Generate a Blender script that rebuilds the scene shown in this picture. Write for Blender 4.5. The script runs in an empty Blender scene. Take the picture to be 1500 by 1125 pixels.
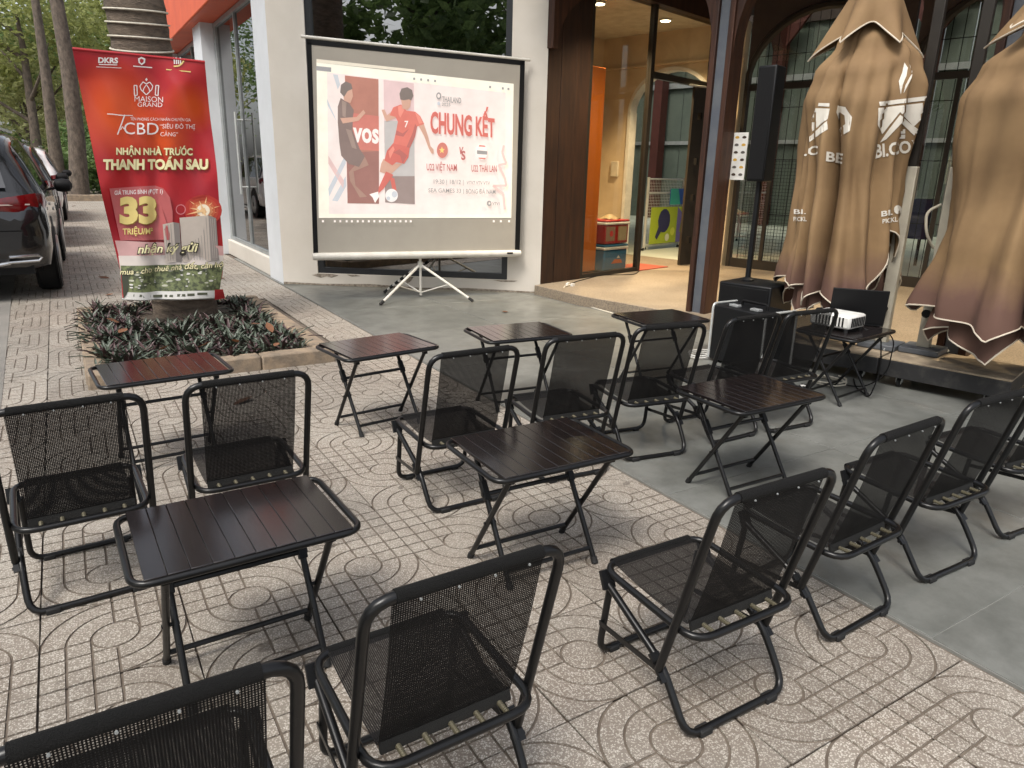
import bpy, bmesh, math, random
from mathutils import Vector, Matrix
from mathutils.bvhtree import BVHTree
random.seed(11)
R = math.radians
SC = bpy.context.scene
COL = SC.collection

# ------------------------------------------------------------------ camera
F_PX, YAW, PITCH, ROLL = 1042.76, R(31.94), R(16.62), R(1.407)
CAM = Vector((-0.972, -2.836, 1.401))
_f = Vector((math.sin(YAW)*math.cos(PITCH), math.cos(YAW)*math.cos(PITCH), -math.sin(PITCH)))
_r0 = _f.cross(Vector((0, 0, 1))).normalized()
_u0 = _r0.cross(_f)
_r = _r0*math.cos(ROLL) + _u0*math.sin(ROLL)
_u = _u0*math.cos(ROLL) - _r0*math.sin(ROLL)
cd = bpy.data.cameras.new('camera')
cd.sensor_width = 36.0
cd.lens = F_PX*36.0/1500.0
cd.clip_start = 0.05
cd.clip_end = 2000
cam = bpy.data.objects.new('camera', cd)
COL.objects.link(cam)
cam.matrix_world = Matrix(((_r.x, _u.x, -_f.x, CAM.x), (_r.y, _u.y, -_f.y, CAM.y), (_r.z, _u.z, -_f.z, CAM.z), (0, 0, 0, 1)))
SC.camera = cam

# ------------------------------------------------------------------ sky, sun, exposure
SUN_EL, SUN_AZ = R(56), R(243)          # azimuth clockwise from +y
wd = bpy.data.worlds.new('World')
SC.world = wd
wd.use_nodes = True
nt = wd.node_tree
sky = nt.nodes.new('ShaderNodeTexSky')
sky.sky_type = 'NISHITA'
sky.sun_disc = False
sky.sun_elevation = SUN_EL
sky.sun_rotation = SUN_AZ
sky.air_density = 1.0
sky.dust_density = 4.0
sky.ozone_density = 1.0
hs = nt.nodes.new('ShaderNodeHueSaturation')
hs.inputs['Saturation'].default_value = 0.35
hs.inputs['Value'].default_value = 1.0
nt.links.new(sky.outputs[0], hs.inputs['Color'])
nt.links.new(hs.outputs[0], nt.nodes['Background'].inputs['Color'])
nt.nodes['Background'].inputs['Strength'].default_value = 0.15
sl = bpy.data.lights.new('sun', 'SUN')
sl.energy = 1.25
sl.angle = R(16)
sl.color = (1.0, 0.95, 0.88)
so = bpy.data.objects.new('sun', sl)
COL.objects.link(so)
sd = Vector((math.sin(SUN_AZ)*math.cos(SUN_EL), math.cos(SUN_AZ)*math.cos(SUN_EL), math.sin(SUN_EL)))
so.rotation_euler = (-sd).to_track_quat('-Z', 'Y').to_euler()
so.location = sd*30
vs = SC.view_settings
vs.view_transform = 'Standard'
vs.look = 'None'
vs.gamma = 1.0
vs.use_curve_mapping = False
vs.exposure = 0.78
SC.cycles.max_bounces = 8
SC.cycles.transparent_max_bounces = 24
SC.cycles.use_denoising = True
SC.cycles.sample_clamp_indirect = 6.0

# ------------------------------------------------------------------ measuring helpers
def ray(x, y):
    return _r*((x-750)/F_PX) - _u*((y-562.5)/F_PX) + _f
def gr(x, y, z=0.0):
    d = ray(x, y); t = (z-CAM.z)/d.z
    return CAM + d*t
def onplane(x, y, q, n):
    d = ray(x, y); t = (q-CAM).dot(n)/d.dot(n)
    return CAM + d*t
# the sports hall stands turned by 14 degrees against the paving
HA = R(14)
HO = Vector((3.80, 4.24, 0))
HU = Vector((math.cos(HA), math.sin(HA), 0))
HV = Vector((math.sin(HA), -math.cos(HA), 0))
def hw(u, v, z=0.0):
    return HO + HU*u + HV*v + Vector((0, 0, z))
def h(u, v, z):                 # local coordinates under an empty at HO turned by HA
    return Vector((u, -v, z))

# ------------------------------------------------------------------ materials
def _new(name):
    m = bpy.data.materials.new(name); m.use_nodes = True
    return m, m.node_tree, m.node_tree.nodes['Principled BSDF']
def N(t, typ, **k):
    n = t.nodes.new(typ)
    for a, b in k.items():
        if hasattr(n, a): setattr(n, a, b)
        else: n.inputs[a.replace('_', ' ')].default_value = b
    return n
def L(t, a, b): t.links.new(a, b)
def coords(t, kind):
    if kind == 'pos':
        return t.nodes.new('ShaderNodeNewGeometry').outputs['Position']
    return t.nodes.new('ShaderNodeTexCoord').outputs['Object']
def c4(c): return (c[0], c[1], c[2], 1.0)
def mixc(t, fac, a, b):
    m = t.nodes.new('ShaderNodeMix'); m.data_type = 'RGBA'
    if isinstance(fac, float): m.inputs[0].default_value = fac
    else: L(t, fac, m.inputs[0])
    for i, v in ((6, a), (7, b)):
        if isinstance(v, (tuple, list)): m.inputs[i].default_value = c4(v)
        else: L(t, v, m.inputs[i])
    return m.outputs[2]
def noise(t, co, scale, detail=4, rough=.6):
    n = N(t, 'ShaderNodeTexNoise'); n.inputs['Scale'].default_value = scale
    n.inputs['Detail'].default_value = detail; n.inputs['Roughness'].default_value = rough
    L(t, co, n.inputs['Vector']); return n.outputs['Fac']
def ramp(t, fac, a, b):
    n = t.nodes.new('ShaderNodeMapRange'); n.inputs[1].default_value = a; n.inputs[2].default_value = b
    L(t, fac, n.inputs[0]); return n.outputs[0]
def bump(t, b, height, strength, dist=.01):
    n = t.nodes.new('ShaderNodeBump'); n.inputs['Strength'].default_value = strength
    n.inputs['Distance'].default_value = dist
    L(t, height, n.inputs['Height']); L(t, n.outputs[0], b.inputs['Normal'])
def mat(name, col, rough=.6, metal=0.0, col2=None, scale=6.0, bmp=0.0, bscale=80.0, spec=.5, co='obj', rnd=0.0, lo=.35, hi=.65, emit=0.0, stretch=None, rvar=0.0, coat=0.0):
    m, t, b = _new(name)
    b.inputs['Roughness'].default_value = rough
    b.inputs['Metallic'].default_value = metal
    b.inputs['Specular IOR Level'].default_value = spec
    if coat: b.inputs['Coat Weight'].default_value = coat
    if col2 is None: col2 = tuple(c*.8 for c in col)
    cv = coords(t, co)
    if stretch:
        mp = t.nodes.new('ShaderNodeMapping'); mp.inputs['Scale'].default_value = stretch
        L(t, cv, mp.inputs[0]); cv = mp.outputs[0]
    f = ramp(t, noise(t, cv, scale), lo, hi)
    c = mixc(t, f, col, col2)
    if rnd:
        oi = t.nodes.new('ShaderNodeObjectInfo')
        v = t.nodes.new('ShaderNodeHueSaturation')
        r = t.nodes.new('ShaderNodeMapRange'); r.inputs[3].default_value = 1-rnd; r.inputs[4].default_value = 1+rnd
        L(t, oi.outputs['Random'], r.inputs[0]); L(t, r.outputs[0], v.inputs['Value']); L(t, c, v.inputs['Color'])
        c = v.outputs[0]
    L(t, c, b.inputs['Base Color'])
    if emit:
        L(t, c, b.inputs['Emission Color']); b.inputs['Emission Strength'].default_value = emit
    if rvar:
        rr = t.nodes.new('ShaderNodeMapRange'); rr.inputs[3].default_value = max(rough-rvar, .02); rr.inputs[4].default_value = rough+rvar
        L(t, noise(t, cv, scale*2.3, 6), rr.inputs[0]); L(t, rr.outputs[0], b.inputs['Roughness'])
    if bmp: bump(t, b, noise(t, cv, bscale, 5), bmp)
    return m
M = {}
M['tube'] = mat('black_painted_steel', (.005, .005, .0055), .30, col2=(.008, .0078, .0075), scale=25, spec=.38, rvar=.08)
M['tube_w'] = mat('cream_painted_steel', (.72, .69, .62), .4, col2=(.6, .57, .5))
M['rubber'] = mat('black_rubber', (.012, .012, .012), .75)
M['brass'] = mat('brass_spring', (.13, .115, .072), .6, .3)
M['hem'] = mat('dark_hem_cloth', (.014, .0135, .012), .85, bmp=.4, bscale=400)
M['slat'] = mat('dark_brown_slat', (.0085, .0062, .006), .17, col2=(.011, .0080, .0078), scale=9, stretch=(6, 1, 1), rnd=.15, rvar=.05, spec=.85)
M['black'] = mat('matt_black', (.005, .005, .0055), .6, spec=.25)
M['blackp'] = mat('black_plastic', (.007, .0075, .0085), .45, spec=.3)
M['wall'] = mat('cream_plaster', (.66, .615, .545), .8, col2=(.585, .54, .47), scale=1.1, bmp=.12, bscale=60, co='pos')
M['wallgrey'] = mat('pale_grey_paint', (.70, .72, .74), .7, col2=(.64, .66, .675), scale=2, co='pos', bmp=.08, bscale=60)
M['orange'] = mat('orange_fascia', (.72, .12, .035), .55, col2=(.62, .09, .03), scale=2)
M['frame'] = mat('dark_window_frame', (.02, .022, .025), .35)
M['greyframe'] = mat('grey_aluminium', (.38, .40, .40), .4, .3)
M['wood'] = mat('dark_red_brown_wood', (.060, .022, .010), .55, col2=(.028, .011, .006), scale=3.2, stretch=(9, 9, .8), bmp=.12, bscale=18, rvar=.1, spec=.4)
M['wood2'] = mat('dark_brown_panel', (.038, .016, .008), .55, col2=(.018, .008, .005), scale=2.4, stretch=(6, 6, .7), bmp=.1, bscale=16, spec=.4)
M['bluegrey'] = mat('blue_grey_steel', (.085, .095, .115), .5, col2=(.12, .13, .14), scale=5, bmp=.1)
M['bronze'] = mat('dark_bronze_frame', (.03, .025, .02), .4, .2)
M['cream'] = mat('room_cream_wall', (.62, .5, .34), .75, co='pos', scale=2)
M['ceil'] = mat('ceiling_paint', (.6, .55, .45), .8)
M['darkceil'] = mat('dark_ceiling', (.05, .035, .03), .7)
M['white'] = mat('white_paint', (.75, .74, .70), .45)
M['steelw'] = mat('galvanised_white', (.62, .64, .62), .4, .3)
M['red'] = mat('red_oxide_steel', (.075, .018, .012), .6)
M['rope'] = mat('pale_rope', (.62, .58, .48), .8, scale=40)
M['soil'] = mat('dark_soil', (.05, .04, .03), .95, col2=(.09, .07, .05), scale=20, bmp=.6, bscale=50)
M['kerb'] = mat('worn_kerb_concrete', (.33, .25, .17), .9, col2=(.20, .16, .12), scale=9, bmp=.7, bscale=40, co='pos')
M['dead'] = mat('dead_leaf', (.23, .10, .045), .8, col2=(.12, .05, .025), rnd=.35, scale=30)

def mat_terrazzo():
    m, t, b = _new('terrazzo_tile')
    p = coords(t, 'pos')
    vo = N(t, 'ShaderNodeTexVoronoi'); vo.inputs['Scale'].default_value = 225; L(t, p, vo.inputs['Vector'])
    sep = t.nodes.new('ShaderNodeSeparateColor'); L(t, vo.outputs['Color'], sep.inputs[0])
    chips = ramp(t, sep.outputs[0], .36, .56)
    edge = ramp(t, vo.outputs['Distance'], .62, .42)
    mul = t.nodes.new('ShaderNodeMath'); mul.operation = 'MULTIPLY'; L(t, chips, mul.inputs[0]); L(t, edge, mul.inputs[1])
    tint = mixc(t, sep.outputs[1], (.60, .56, .495), (.42, .38, .325))
    big = noise(t, p, .9, 3)
    warm = mixc(t, ramp(t, big, .38, .66), (.232, .194, .158), (.285, .258, .220))
    c = mixc(t, mul.outputs[0], warm, tint)
    dirt = ramp(t, noise(t, p, 3.1, 7, .7), .52, .80)
    c = mixc(t, dirt, c, mixc(t, .5, c, (.10, .075, .055)))
    fine = ramp(t, noise(t, p, 17, 5, .7), .60, .80)
    c = mixc(t, fine, c, mixc(t, .35, c, (.08, .065, .05)))
    gum = ramp(t, noise(t, p, 7.5, 2, .4), .715, .735)
    c = mixc(t, gum, c, mixc(t, .55, c, (.05, .04, .033)))
    wet = ramp(t, noise(t, p, .55, 6, .65), .50, .70)
    c = mixc(t, wet, c, mixc(t, .35, c, (.16, .115, .085)))
    oi = t.nodes.new('ShaderNodeObjectInfo'); hs_ = t.nodes.new('ShaderNodeHueSaturation')
    mr = t.nodes.new('ShaderNodeMapRange'); mr.inputs[3].default_value = .84; mr.inputs[4].default_value = 1.10
    L(t, oi.outputs['Random'], mr.inputs[0]); L(t, mr.outputs[0], hs_.inputs['Value']); L(t, c, hs_.inputs['Color'])
    L(t, hs_.outputs[0], b.inputs['Base Color'])
    b.inputs['Roughness'].default_value = .62
    b.inputs['Specular IOR Level'].default_value = .35
    bump(t, b, noise(t, p, 160, 3), .25, .004)
    return m
M['terrazzo'] = mat_terrazzo()
M['grout'] = mat('dirty_groove', (.110, .086, .066), .95, col2=(.165, .134, .105), scale=14, co='pos')
def mat_concrete():
    m, t, b = _new('polished_grey_concrete')
    p = coords(t, 'pos')
    a = ramp(t, noise(t, p, 1.1, 8, .65), .30, .70)
    c = mixc(t, a, (.115, .120, .110), (.215, .218, .202))
    f = ramp(t, noise(t, p, 6.5, 8, .72), .42, .72)
    c = mixc(t, f, c, mixc(t, .55, c, (.062, .064, .056)))
    s = ramp(t, noise(t, p, 2.4, 5, .6), .60, .74)
    c = mixc(t, s, c, mixc(t, .35, c, (.12, .085, .05)))
    w = ramp(t, noise(t, p, 38, 3, .8), .70, .82)
    c = mixc(t, w, c, (.22, .22, .205))
    mp = t.nodes.new('ShaderNodeMapping'); mp.inputs['Scale'].default_value = (2.2, 14, 1); mp.inputs['Rotation'].default_value = (0, 0, .5); L(t, p, mp.inputs[0])
    sc1 = ramp(t, noise(t, mp.outputs[0], 2.2, 6, .75), .64, .76)
    c = mixc(t, sc1, c, mixc(t, .45, c, (.30, .30, .28)))
    st_ = ramp(t, noise(t, p, 1.7, 3, .5), .66, .72)
    c = mixc(t, st_, c, mixc(t, .4, c, (.05, .045, .038)))
    L(t, c, b.inputs['Base Color'])
    r = t.nodes.new('ShaderNodeMapRange'); r.inputs[3].default_value = .20; r.inputs[4].default_value = .46
    L(t, noise(t, p, 4.2, 6), r.inputs[0]); L(t, r.outputs[0], b.inputs['Roughness'])
    bump(t, b, noise(t, p, 55, 4), .05, .004)
    return m
M['concrete'] = mat_concrete()
M['jointfill'] = mat('pale_joint_filler', (.24, .24, .22), .8, co='pos', scale=3)
M['asphalt'] = mat('road_concrete', (.24, .225, .20), .9, col2=(.17, .16, .145), scale=1.2, bmp=.3, bscale=120, co='pos')
M['ground'] = mat('dusty_ground', (.25, .21, .16), .95, col2=(.17, .14, .10), scale=.5, bmp=.3, bscale=8, co='pos')
def mat_porch():
    m, t, b = _new('speckled_porch_floor')
    p = coords(t, 'pos')
    c = mixc(t, ramp(t, noise(t, p, 70, 3, .8), .45, .62), (.30, .245, .18), (.145, .118, .09))
    c = mixc(t, ramp(t, noise(t, p, 1.6, 5), .4, .7), c, mixc(t, .4, c, (.10, .07, .045)))
    L(t, c, b.inputs['Base Color']); b.inputs['Roughness'].default_value = .55
    return m
M['porch'] = mat_porch()
M['court'] = mat('pale_court_floor', (.52, .56, .48), .5, co='pos', scale=1)
def mat_glass(name, tint=(.8, .85, .82), rough=0.0, alpha=.86):
    m, t, b = _new(name)
    tr = t.nodes.new('ShaderNodeBsdfTransparent'); tr.inputs[0].default_value = c4(tint)
    gl = t.nodes.new('ShaderNodeBsdfGlossy'); gl.inputs['Roughness'].default_value = rough
    lw = t.nodes.new('ShaderNodeLayerWeight'); lw.inputs[0].default_value = .5
    pw = t.nodes.new('ShaderNodeMath'); pw.operation = 'POWER'; pw.inputs[1].default_value = 5; L(t, lw.outputs['Facing'], pw.inputs[0])
    ad = t.nodes.new('ShaderNodeMath'); ad.operation = 'MULTIPLY_ADD'; ad.inputs[1].default_value = .7; ad.inputs[2].default_value = 1-alpha
    L(t, pw.outputs[0], ad.inputs[0])
    mx = t.nodes.new('ShaderNodeMixShader'); L(t, ad.outputs[0], mx.inputs[0]); L(t, tr.outputs[0], mx.inputs[1]); L(t, gl.outputs[0], mx.inputs[2])
    L(t, mx.outputs[0], t.nodes['Material Output'].inputs[0])
    return m
M['glass'] = mat_glass('clear_glass', (.90, .90, .87), 0, .94)
M['tglass'] = mat_glass('tinted_shop_glass', (.055, .06, .055), .0, .70)
M['carglass'] = mat_glass('dark_car_glass', (.06, .07, .07), 0, .85)
def mat_mesh():
    m, t, b = _new('black_sling_mesh')
    tc = coords(t, 'obj')
    sx = t.nodes.new('ShaderNodeSeparateXYZ'); L(t, tc, sx.inputs[0])
    ge = t.nodes.new('ShaderNodeMath'); ge.operation = 'ADD'
    # run along the sling: y and z both change along it, so use y*0.5+z as the warp coordinate
    sc_ = t.nodes.new('ShaderNodeMath'); sc_.operation = 'MULTIPLY'; sc_.inputs[1].default_value = 1.0
    L(t, sx.outputs[1], sc_.inputs[0]); L(t, sc_.outputs[0], ge.inputs[0]); L(t, sx.outputs[2], ge.inputs[1])
    def wave(o, freq):
        a = t.nodes.new('ShaderNodeMath'); a.operation = 'MULTIPLY'; a.inputs[1].default_value = freq; L(t, o, a.inputs[0])
        s = t.nodes.new('ShaderNodeMath'); s.operation = 'SINE'; L(t, a.outputs[0], s.inputs[0])
        return s.outputs[0]
    wx = wave(sx.outputs[0], 2*math.pi/.0046); wy = wave(ge.outputs[0], 2*math.pi/.0040)
    ax = ramp(t, wx, -.05, .35); ay = ramp(t, wy, -.35, .2)
    mu = t.nodes.new('ShaderNodeMath'); mu.operation = 'MULTIPLY'; L(t, ax, mu.inputs[0]); L(t, ay, mu.inputs[1])
    no = ramp(t, noise(t, tc, 9, 3), .25, .75)
    m2 = t.nodes.new('ShaderNodeMath'); m2.operation = 'MULTIPLY'; m2.inputs[1].default_value = .50; L(t, mu.outputs[0], m2.inputs[0])
    c = mixc(t, no, (.0075, .007, .007), (.013, .012, .0115))
    L(t, c, b.inputs['Base Color']); b.inputs['Roughness'].default_value = .62; b.inputs['Specular IOR Level'].default_value = .12
    tr = t.nodes.new('ShaderNodeBsdfTransparent')
    mx = t.nodes.new('ShaderNodeMixShader'); L(t, m2.outputs[0], mx.inputs[0]); L(t, b.outputs[0], mx.inputs[1]); L(t, tr.outputs[0], mx.inputs[2])
    L(t, mx.outputs[0], t.nodes['Material Output'].inputs[0])
    return m
M['mesh'] = mat_mesh()
M['sleeve'] = mat('woven_sleeve', (.008, .0078, .0075), .7, spec=.25, bmp=.8, bscale=520)
def flat(name, col, emit=0.0, rough=.6):
    if name in M: return M[name]
    M[name] = mat(name, col, rough, col2=tuple(c*.94 for c in col), scale=14, emit=emit)
    return M[name]

# ------------------------------------------------------------------ mesh collecting
class MB:
    def __init__(s): s.v = []; s.f = []
    def add(s, vs_, fs):
        o = len(s.v); s.v += [tuple(v) for v in vs_]; s.f += [tuple(i+o for i in f) for f in fs]; return s
    def box(s, c, size, rz=0.0, rot=None):
        hx, hy, hz = size[0]/2, size[1]/2, size[2]/2
        m = rot if rot else Matrix.Rotation(rz, 3, 'Z')
        vs_ = [Vector(c) + m @ Vector((x, y, z)) for x in (-hx, hx) for y in (-hy, hy) for z in (-hz, hz)]
        return s.add(vs_, [(0, 1, 3, 2), (4, 6, 7, 5), (0, 4, 5, 1), (2, 3, 7, 6), (0, 2, 6, 4), (1, 5, 7, 3)])
    def box2(s, a, b):
        return s.box([(a[i]+b[i])/2 for i in range(3)], [abs(b[i]-a[i]) for i in range(3)])
    def bar(s, p0, p1, w, d, up=(0, 0, 1)):
        p0, p1 = Vector(p0), Vector(p1); z = (p1-p0); ln = z.length; z.normalize()
        x = Vector(up).cross(z)
        if x.length < 1e-4: x = Vector((1, 0, 0)).cross(z)
        x.normalize(); y = z.cross(x)
        return s.box((p0+p1)/2, (w, d, ln), rot=Matrix((x, y, z)).transposed())
    def tube(s, pts, r, seg=8, closed=False, caps=True):
        pts = [Vector(p) for p in pts]; n = len(pts)
        tang = []
        for i in range(n):
            a = pts[(i-1) % n] if (closed or i > 0) else pts[i]
            b = pts[(i+1) % n] if (closed or i < n-1) else pts[i]
            tang.append((b-a).normalized())
        ref = Vector((0, 0, 1)) if abs(tang[0].z) < .9 else Vector((1, 0, 0))
        x = ref.cross(tang[0]).normalized()
        base = len(s.v)
        for i in range(n):
            if i:
                q = tang[i-1].rotation_difference(tang[i]); x = (q @ x); x = (x - tang[i]*x.dot(tang[i])).normalized()
            y = tang[i].cross(x)
            rr = r[i] if isinstance(r, (list, tuple)) else r
            for k in range(seg):
                a = 2*math.pi*k/seg
                s.v.append(tuple(pts[i] + x*(math.cos(a)*rr) + y*(math.sin(a)*rr)))
        for i in range(n if closed else n-1):
            j = (i+1) % n
            for k in range(seg):
                k2 = (k+1) % seg
                s.f.append((base+i*seg+k, base+i*seg+k2, base+j*seg+k2, base+j*seg+k))
        if caps and not closed:
            s.f.append(tuple(base+k for k in reversed(range(seg)))); s.f.append(tuple(base+(n-1)*seg+k for k in range(seg)))
        return s
    def cyl(s, p0, p1, r, seg=10, r2=None): return s.tube([p0, p1], [r, r if r2 is None else r2], seg)
    def lathe(s, prof, c=(0, 0, 0), seg=16, ax=None):
        # prof: (r, h) pairs; ax: 3x3 matrix, its z column is the axis
        base = len(s.v); n = len(prof); m = ax if ax else Matrix.Identity(3)
        for r_, h_ in prof:
            for k in range(seg):
                a = 2*math.pi*k/seg
                s.v.append(tuple(Vector(c) + m @ Vector((math.cos(a)*r_, math.sin(a)*r_, h_))))
        for i in range(n-1):
            for k in range(seg):
                k2 = (k+1) % seg
                s.f.append((base+i*seg+k, base+i*seg+k2, base+(i+1)*seg+k2, base+(i+1)*seg+k))
        s.f.append(tuple(base+k for k in reversed(range(seg)))); s.f.append(tuple(base+(n-1)*seg+k for k in range(seg)))
        return s
    def prism(s, poly, d0, d1, fn):
        # poly: 2D points, fn(a, b, d) -> 3D
        n = len(poly)
        vs_ = [fn(a, b, d0) for a, b in poly] + [fn(a, b, d1) for a, b in poly]
        fs = [tuple(reversed(range(n))), tuple(range(n, 2*n))] + [(i, (i+1) % n, n+(i+1) % n, n+i) for i in range(n)]
        return s.add(vs_, fs)
    def grid(s, nu, nv, fn, wrap=False):
        base = len(s.v)
        for i in range(nu):
            for j in range(nv): s.v.append(tuple(fn(i/(nu if wrap else nu-1), j/(nv-1))))
        for i in range(nu if wrap else nu-1):
            i2 = (i+1) % nu
            for j in range(nv-1): s.f.append((base+i*nv+j, base+i2*nv+j, base+i2*nv+j+1, base+i*nv+j+1))
        return s
    def mesh(s, name, mats, angle=40, midx=None):
        me = bpy.data.meshes.new(name); me.from_pydata(s.v, [], s.f)
        for m in (mats if isinstance(mats, (list, tuple)) else [mats]): me.materials.append(M[m] if isinstance(m, str) else m)
        if midx: me.polygons.foreach_set('material_index', midx)
        me.polygons.foreach_set('use_smooth', [True]*len(me.polygons))
        me.set_sharp_from_angle(angle=R(angle)); me.update(); return me
    def build(s, name, mats, parent=None, angle=40, bev=0.0, recalc=True, **k):
        me = s.mesh(name, mats, angle)
        if recalc:
            bm = bmesh.new(); bm.from_mesh(me); bmesh.ops.recalc_face_normals(bm, faces=bm.faces); bm.to_mesh(me); bm.free()
        o = link(name, me, parent)
        if bev:
            b = o.modifiers.new('bevel', 'BEVEL'); b.width = bev; b.segments = 2; b.limit_method = 'ANGLE'; b.angle_limit = R(35)
        return o
def link(name, data, parent=None):
    o = bpy.data.objects.new(name, data); COL.objects.link(o)
    if parent: o.parent = parent
    return o
def tag(o, label, cat, group=None):
    o['label'] = label; o['category'] = cat
    if group: o['group'] = group
    return o
def thing(name, label, cat, loc=(0, 0, 0), rz=0.0, group=None):
    o = link(name, None); o.location = loc; o.rotation_euler = (0, 0, rz); o.empty_display_size = .1
    return tag(o, label, cat, group)
def struct(o): o['kind'] = 'structure'; return o
def stuff(o, label=None, cat=None):
    o['kind'] = 'stuff'
    if label: tag(o, label, cat)
    return o
KIDS = {}
def kids(o): return [c for c in bpy.data.objects if c.parent is o]
def copy_tree(root, loc, rz, label):
    def rec(o, par):
        c = o.copy(); COL.objects.link(c); c.parent = par
        for k_ in KIDS.setdefault(o.name, kids(o)): rec(k_, c)
        return c
    r = rec(root, None); r.location = loc; r.rotation_euler = (0, 0, rz); r['label'] = label
    return r
def round_path(pts, rad, n=5, closed=False):
    pts = [Vector(p) for p in pts]; out = []; m = len(pts)
    for i in range(m):
        if not closed and i in (0, m-1): out.append(pts[i]); continue
        p, a, b = pts[i], pts[i-1], pts[(i+1) % m]
        da, db = (a-p), (b-p); r_ = min(rad, da.length*.49, db.length*.49)
        q0, q1 = p+da.normalized()*r_, p+db.normalized()*r_
        for k in range(n+1):
            t = k/n; out.append(q0*(1-t)**2 + p*2*t*(1-t) + q1*t*t)
    return out
_TX = {}
def text2d(s, bold=0.0, shear=0.0, cuts=0):
    k = (s, bold, shear, cuts)
    if k in _TX: return _TX[k]
    c = bpy.data.curves.new('txt', 'FONT'); c.body = s; c.offset = bold; c.shear = shear; c.resolution_u = 3
    o = bpy.data.objects.new('txt', c); COL.objects.link(o); bpy.context.view_layer.update()
    me = bpy.data.meshes.new_from_object(o.evaluated_get(bpy.context.evaluated_depsgraph_get()))
    bpy.data.objects.remove(o)
    if cuts:
        bm = bmesh.new(); bm.from_mesh(me); xs = [v.co.x for v in bm.verts]; x0, x1 = min(xs), max(xs)
        for i in range(1, cuts):
            bmesh.ops.bisect_plane(bm, geom=bm.verts[:]+bm.edges[:]+bm.faces[:], plane_co=(x0+(x1-x0)*i/cuts, 0, 0), plane_no=(1, 0, 0))
        bm.to_mesh(me); bm.free()
    vs_ = [v.co.copy() for v in me.vertices]; fs = [tuple(p.vertices) for p in me.polygons]
    bpy.data.meshes.remove(me)
    x0 = min(v.x for v in vs_); x1 = max(v.x for v in vs_); y0 = min(v.y for v in vs_); y1 = max(v.y for v in vs_)
    r_ = ([((v.x-x0)/(x1-x0), (v.y-y0)/(y1-y0)) for v in vs_], fs)
    _TX[k] = r_
    return r_
def quadmap(q):
    TL, TR, BR, BL = q
    def f(a, b):
        return tuple((BL[i]*(1-a)+BR[i]*a)*(1-b) + (TL[i]*(1-a)+TR[i]*a)*b for i in (0, 1))
    return f
def rect(x0, y0, x1, y1, sl=0.0):   # pixel rectangle, sl = drop of the right end
    return ((x0, y0), (x1, y0+sl), (x1, y1+sl), (x0, y1))
# ================================================================== SETTING
ZB = -0.02
g = MB(); g.add([(-400, -400, -.30), (400, -400, -.30), (400, 500, -.30), (-400, 500, -.30)], [(0, 1, 2, 3)])
struct(g.build('ground', 'ground', recalc=False))
# bedding under the paving
bed = MB(); bed.box2((-9, -9, -.28), (3.85, 33, -.014))
PAVE = struct(bed.build('pavement', 'grout'))
# patterned terrazzo tiles, 400 mm
T = .4
def tile_islands():
    gq, e = .0195, .016; isl = []
    def arc(r_, a0, a1, n): return [(r_*math.cos(R(a0+(a1-a0)*k/n)), r_*math.sin(R(a0+(a1-a0)*k/n))) for k in range(n+1)]
    isl.append(arc(1/3-gq, 0, 360-18, 19))
    for sg in (1, -1):
        for i in range(3):
            for j in range(3):
                x0, x1, y0, y1 = i/3+gq, (i+1)/3-(gq if i < 2 else e), j/3+gq, (j+1)/3-(gq if j < 2 else e)
                if i == 0 and j == 0: p = arc(1/3+gq, 67, 23, 4) + [(x1, y1)]
                else: p = [(x0, y0), (x1, y0), (x1, y1), (x0, y1)]
                isl.append([(sg*a, sg*b) for a, b in p])
        for k in (1, 2):
            r0, r1 = k/3+gq, (k+1)/3-gq
            o = math.degrees(gq/((r0+r1)/2))
            p = arc(r1, o, 90-o, 9) + arc(r0, 90-o, o, 7)
            isl.append([(sg*a, -sg*b) for a, b in p])
        p = arc(1+gq, 13.5, 76.5, 7) + [(1-e, 1-e)]
        isl.append([(sg*a, -sg*b) for a, b in p])
    return isl
ISL = tile_islands()
def tile_mb(mb, cx, cy, odd, hs_=.2, zj=0.0, xmax=None):
    mi = []
    for p in ISL:
        q = [(cx+(a if odd else -a)*hs_, cy+b*hs_) for a, b in p]
        ar = sum(q[i][0]*q[(i+1) % len(q)][1]-q[(i+1) % len(q)][0]*q[i][1] for i in range(len(q)))
        if ar < 0: q.reverse()
        n = len(q)
        mb.add([(x, y, zj) for x, y in q]+[(x, y, zj-.005) for x, y in q], [tuple(range(n))]+[(i, n+i, n+(i+1) % n, (i+1) % n) for i in range(n)])
        mi += [0]*(n+1)
    w = hs_*.988
    mb.add([(cx-w, cy-w, zj-.0045), (cx+w, cy-w, zj-.0045), (cx+w, cy+w, zj-.0045), (cx-w, cy+w, zj-.0045)], [(0, 1, 2, 3)]); mi.append(1)
    return mi
TM = []
for odd in (0, 1):
    mb = MB(); mi = tile_mb(mb, 0, 0, odd); TM.append(mb.mesh('tile', ['terrazzo', 'grout'], 30, mi))
tiles = []
for iy in range(-12, 74):
    for ix in range(-4, 3):
        cx, cy = ix*T+.2, iy*T+.2
        if -.93 < cx < .62 and 2.30 < cy < 5.2: continue          # the planter stands here
        d = (Vector((cx, cy, 0))-CAM).length
        back = cy < -2.4
        tiles.append((d+(100 if back else 0), cx, cy, (ix+iy) % 2))
tiles.sort()
rng = random.Random(3)
far = MB(); fm = []
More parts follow.
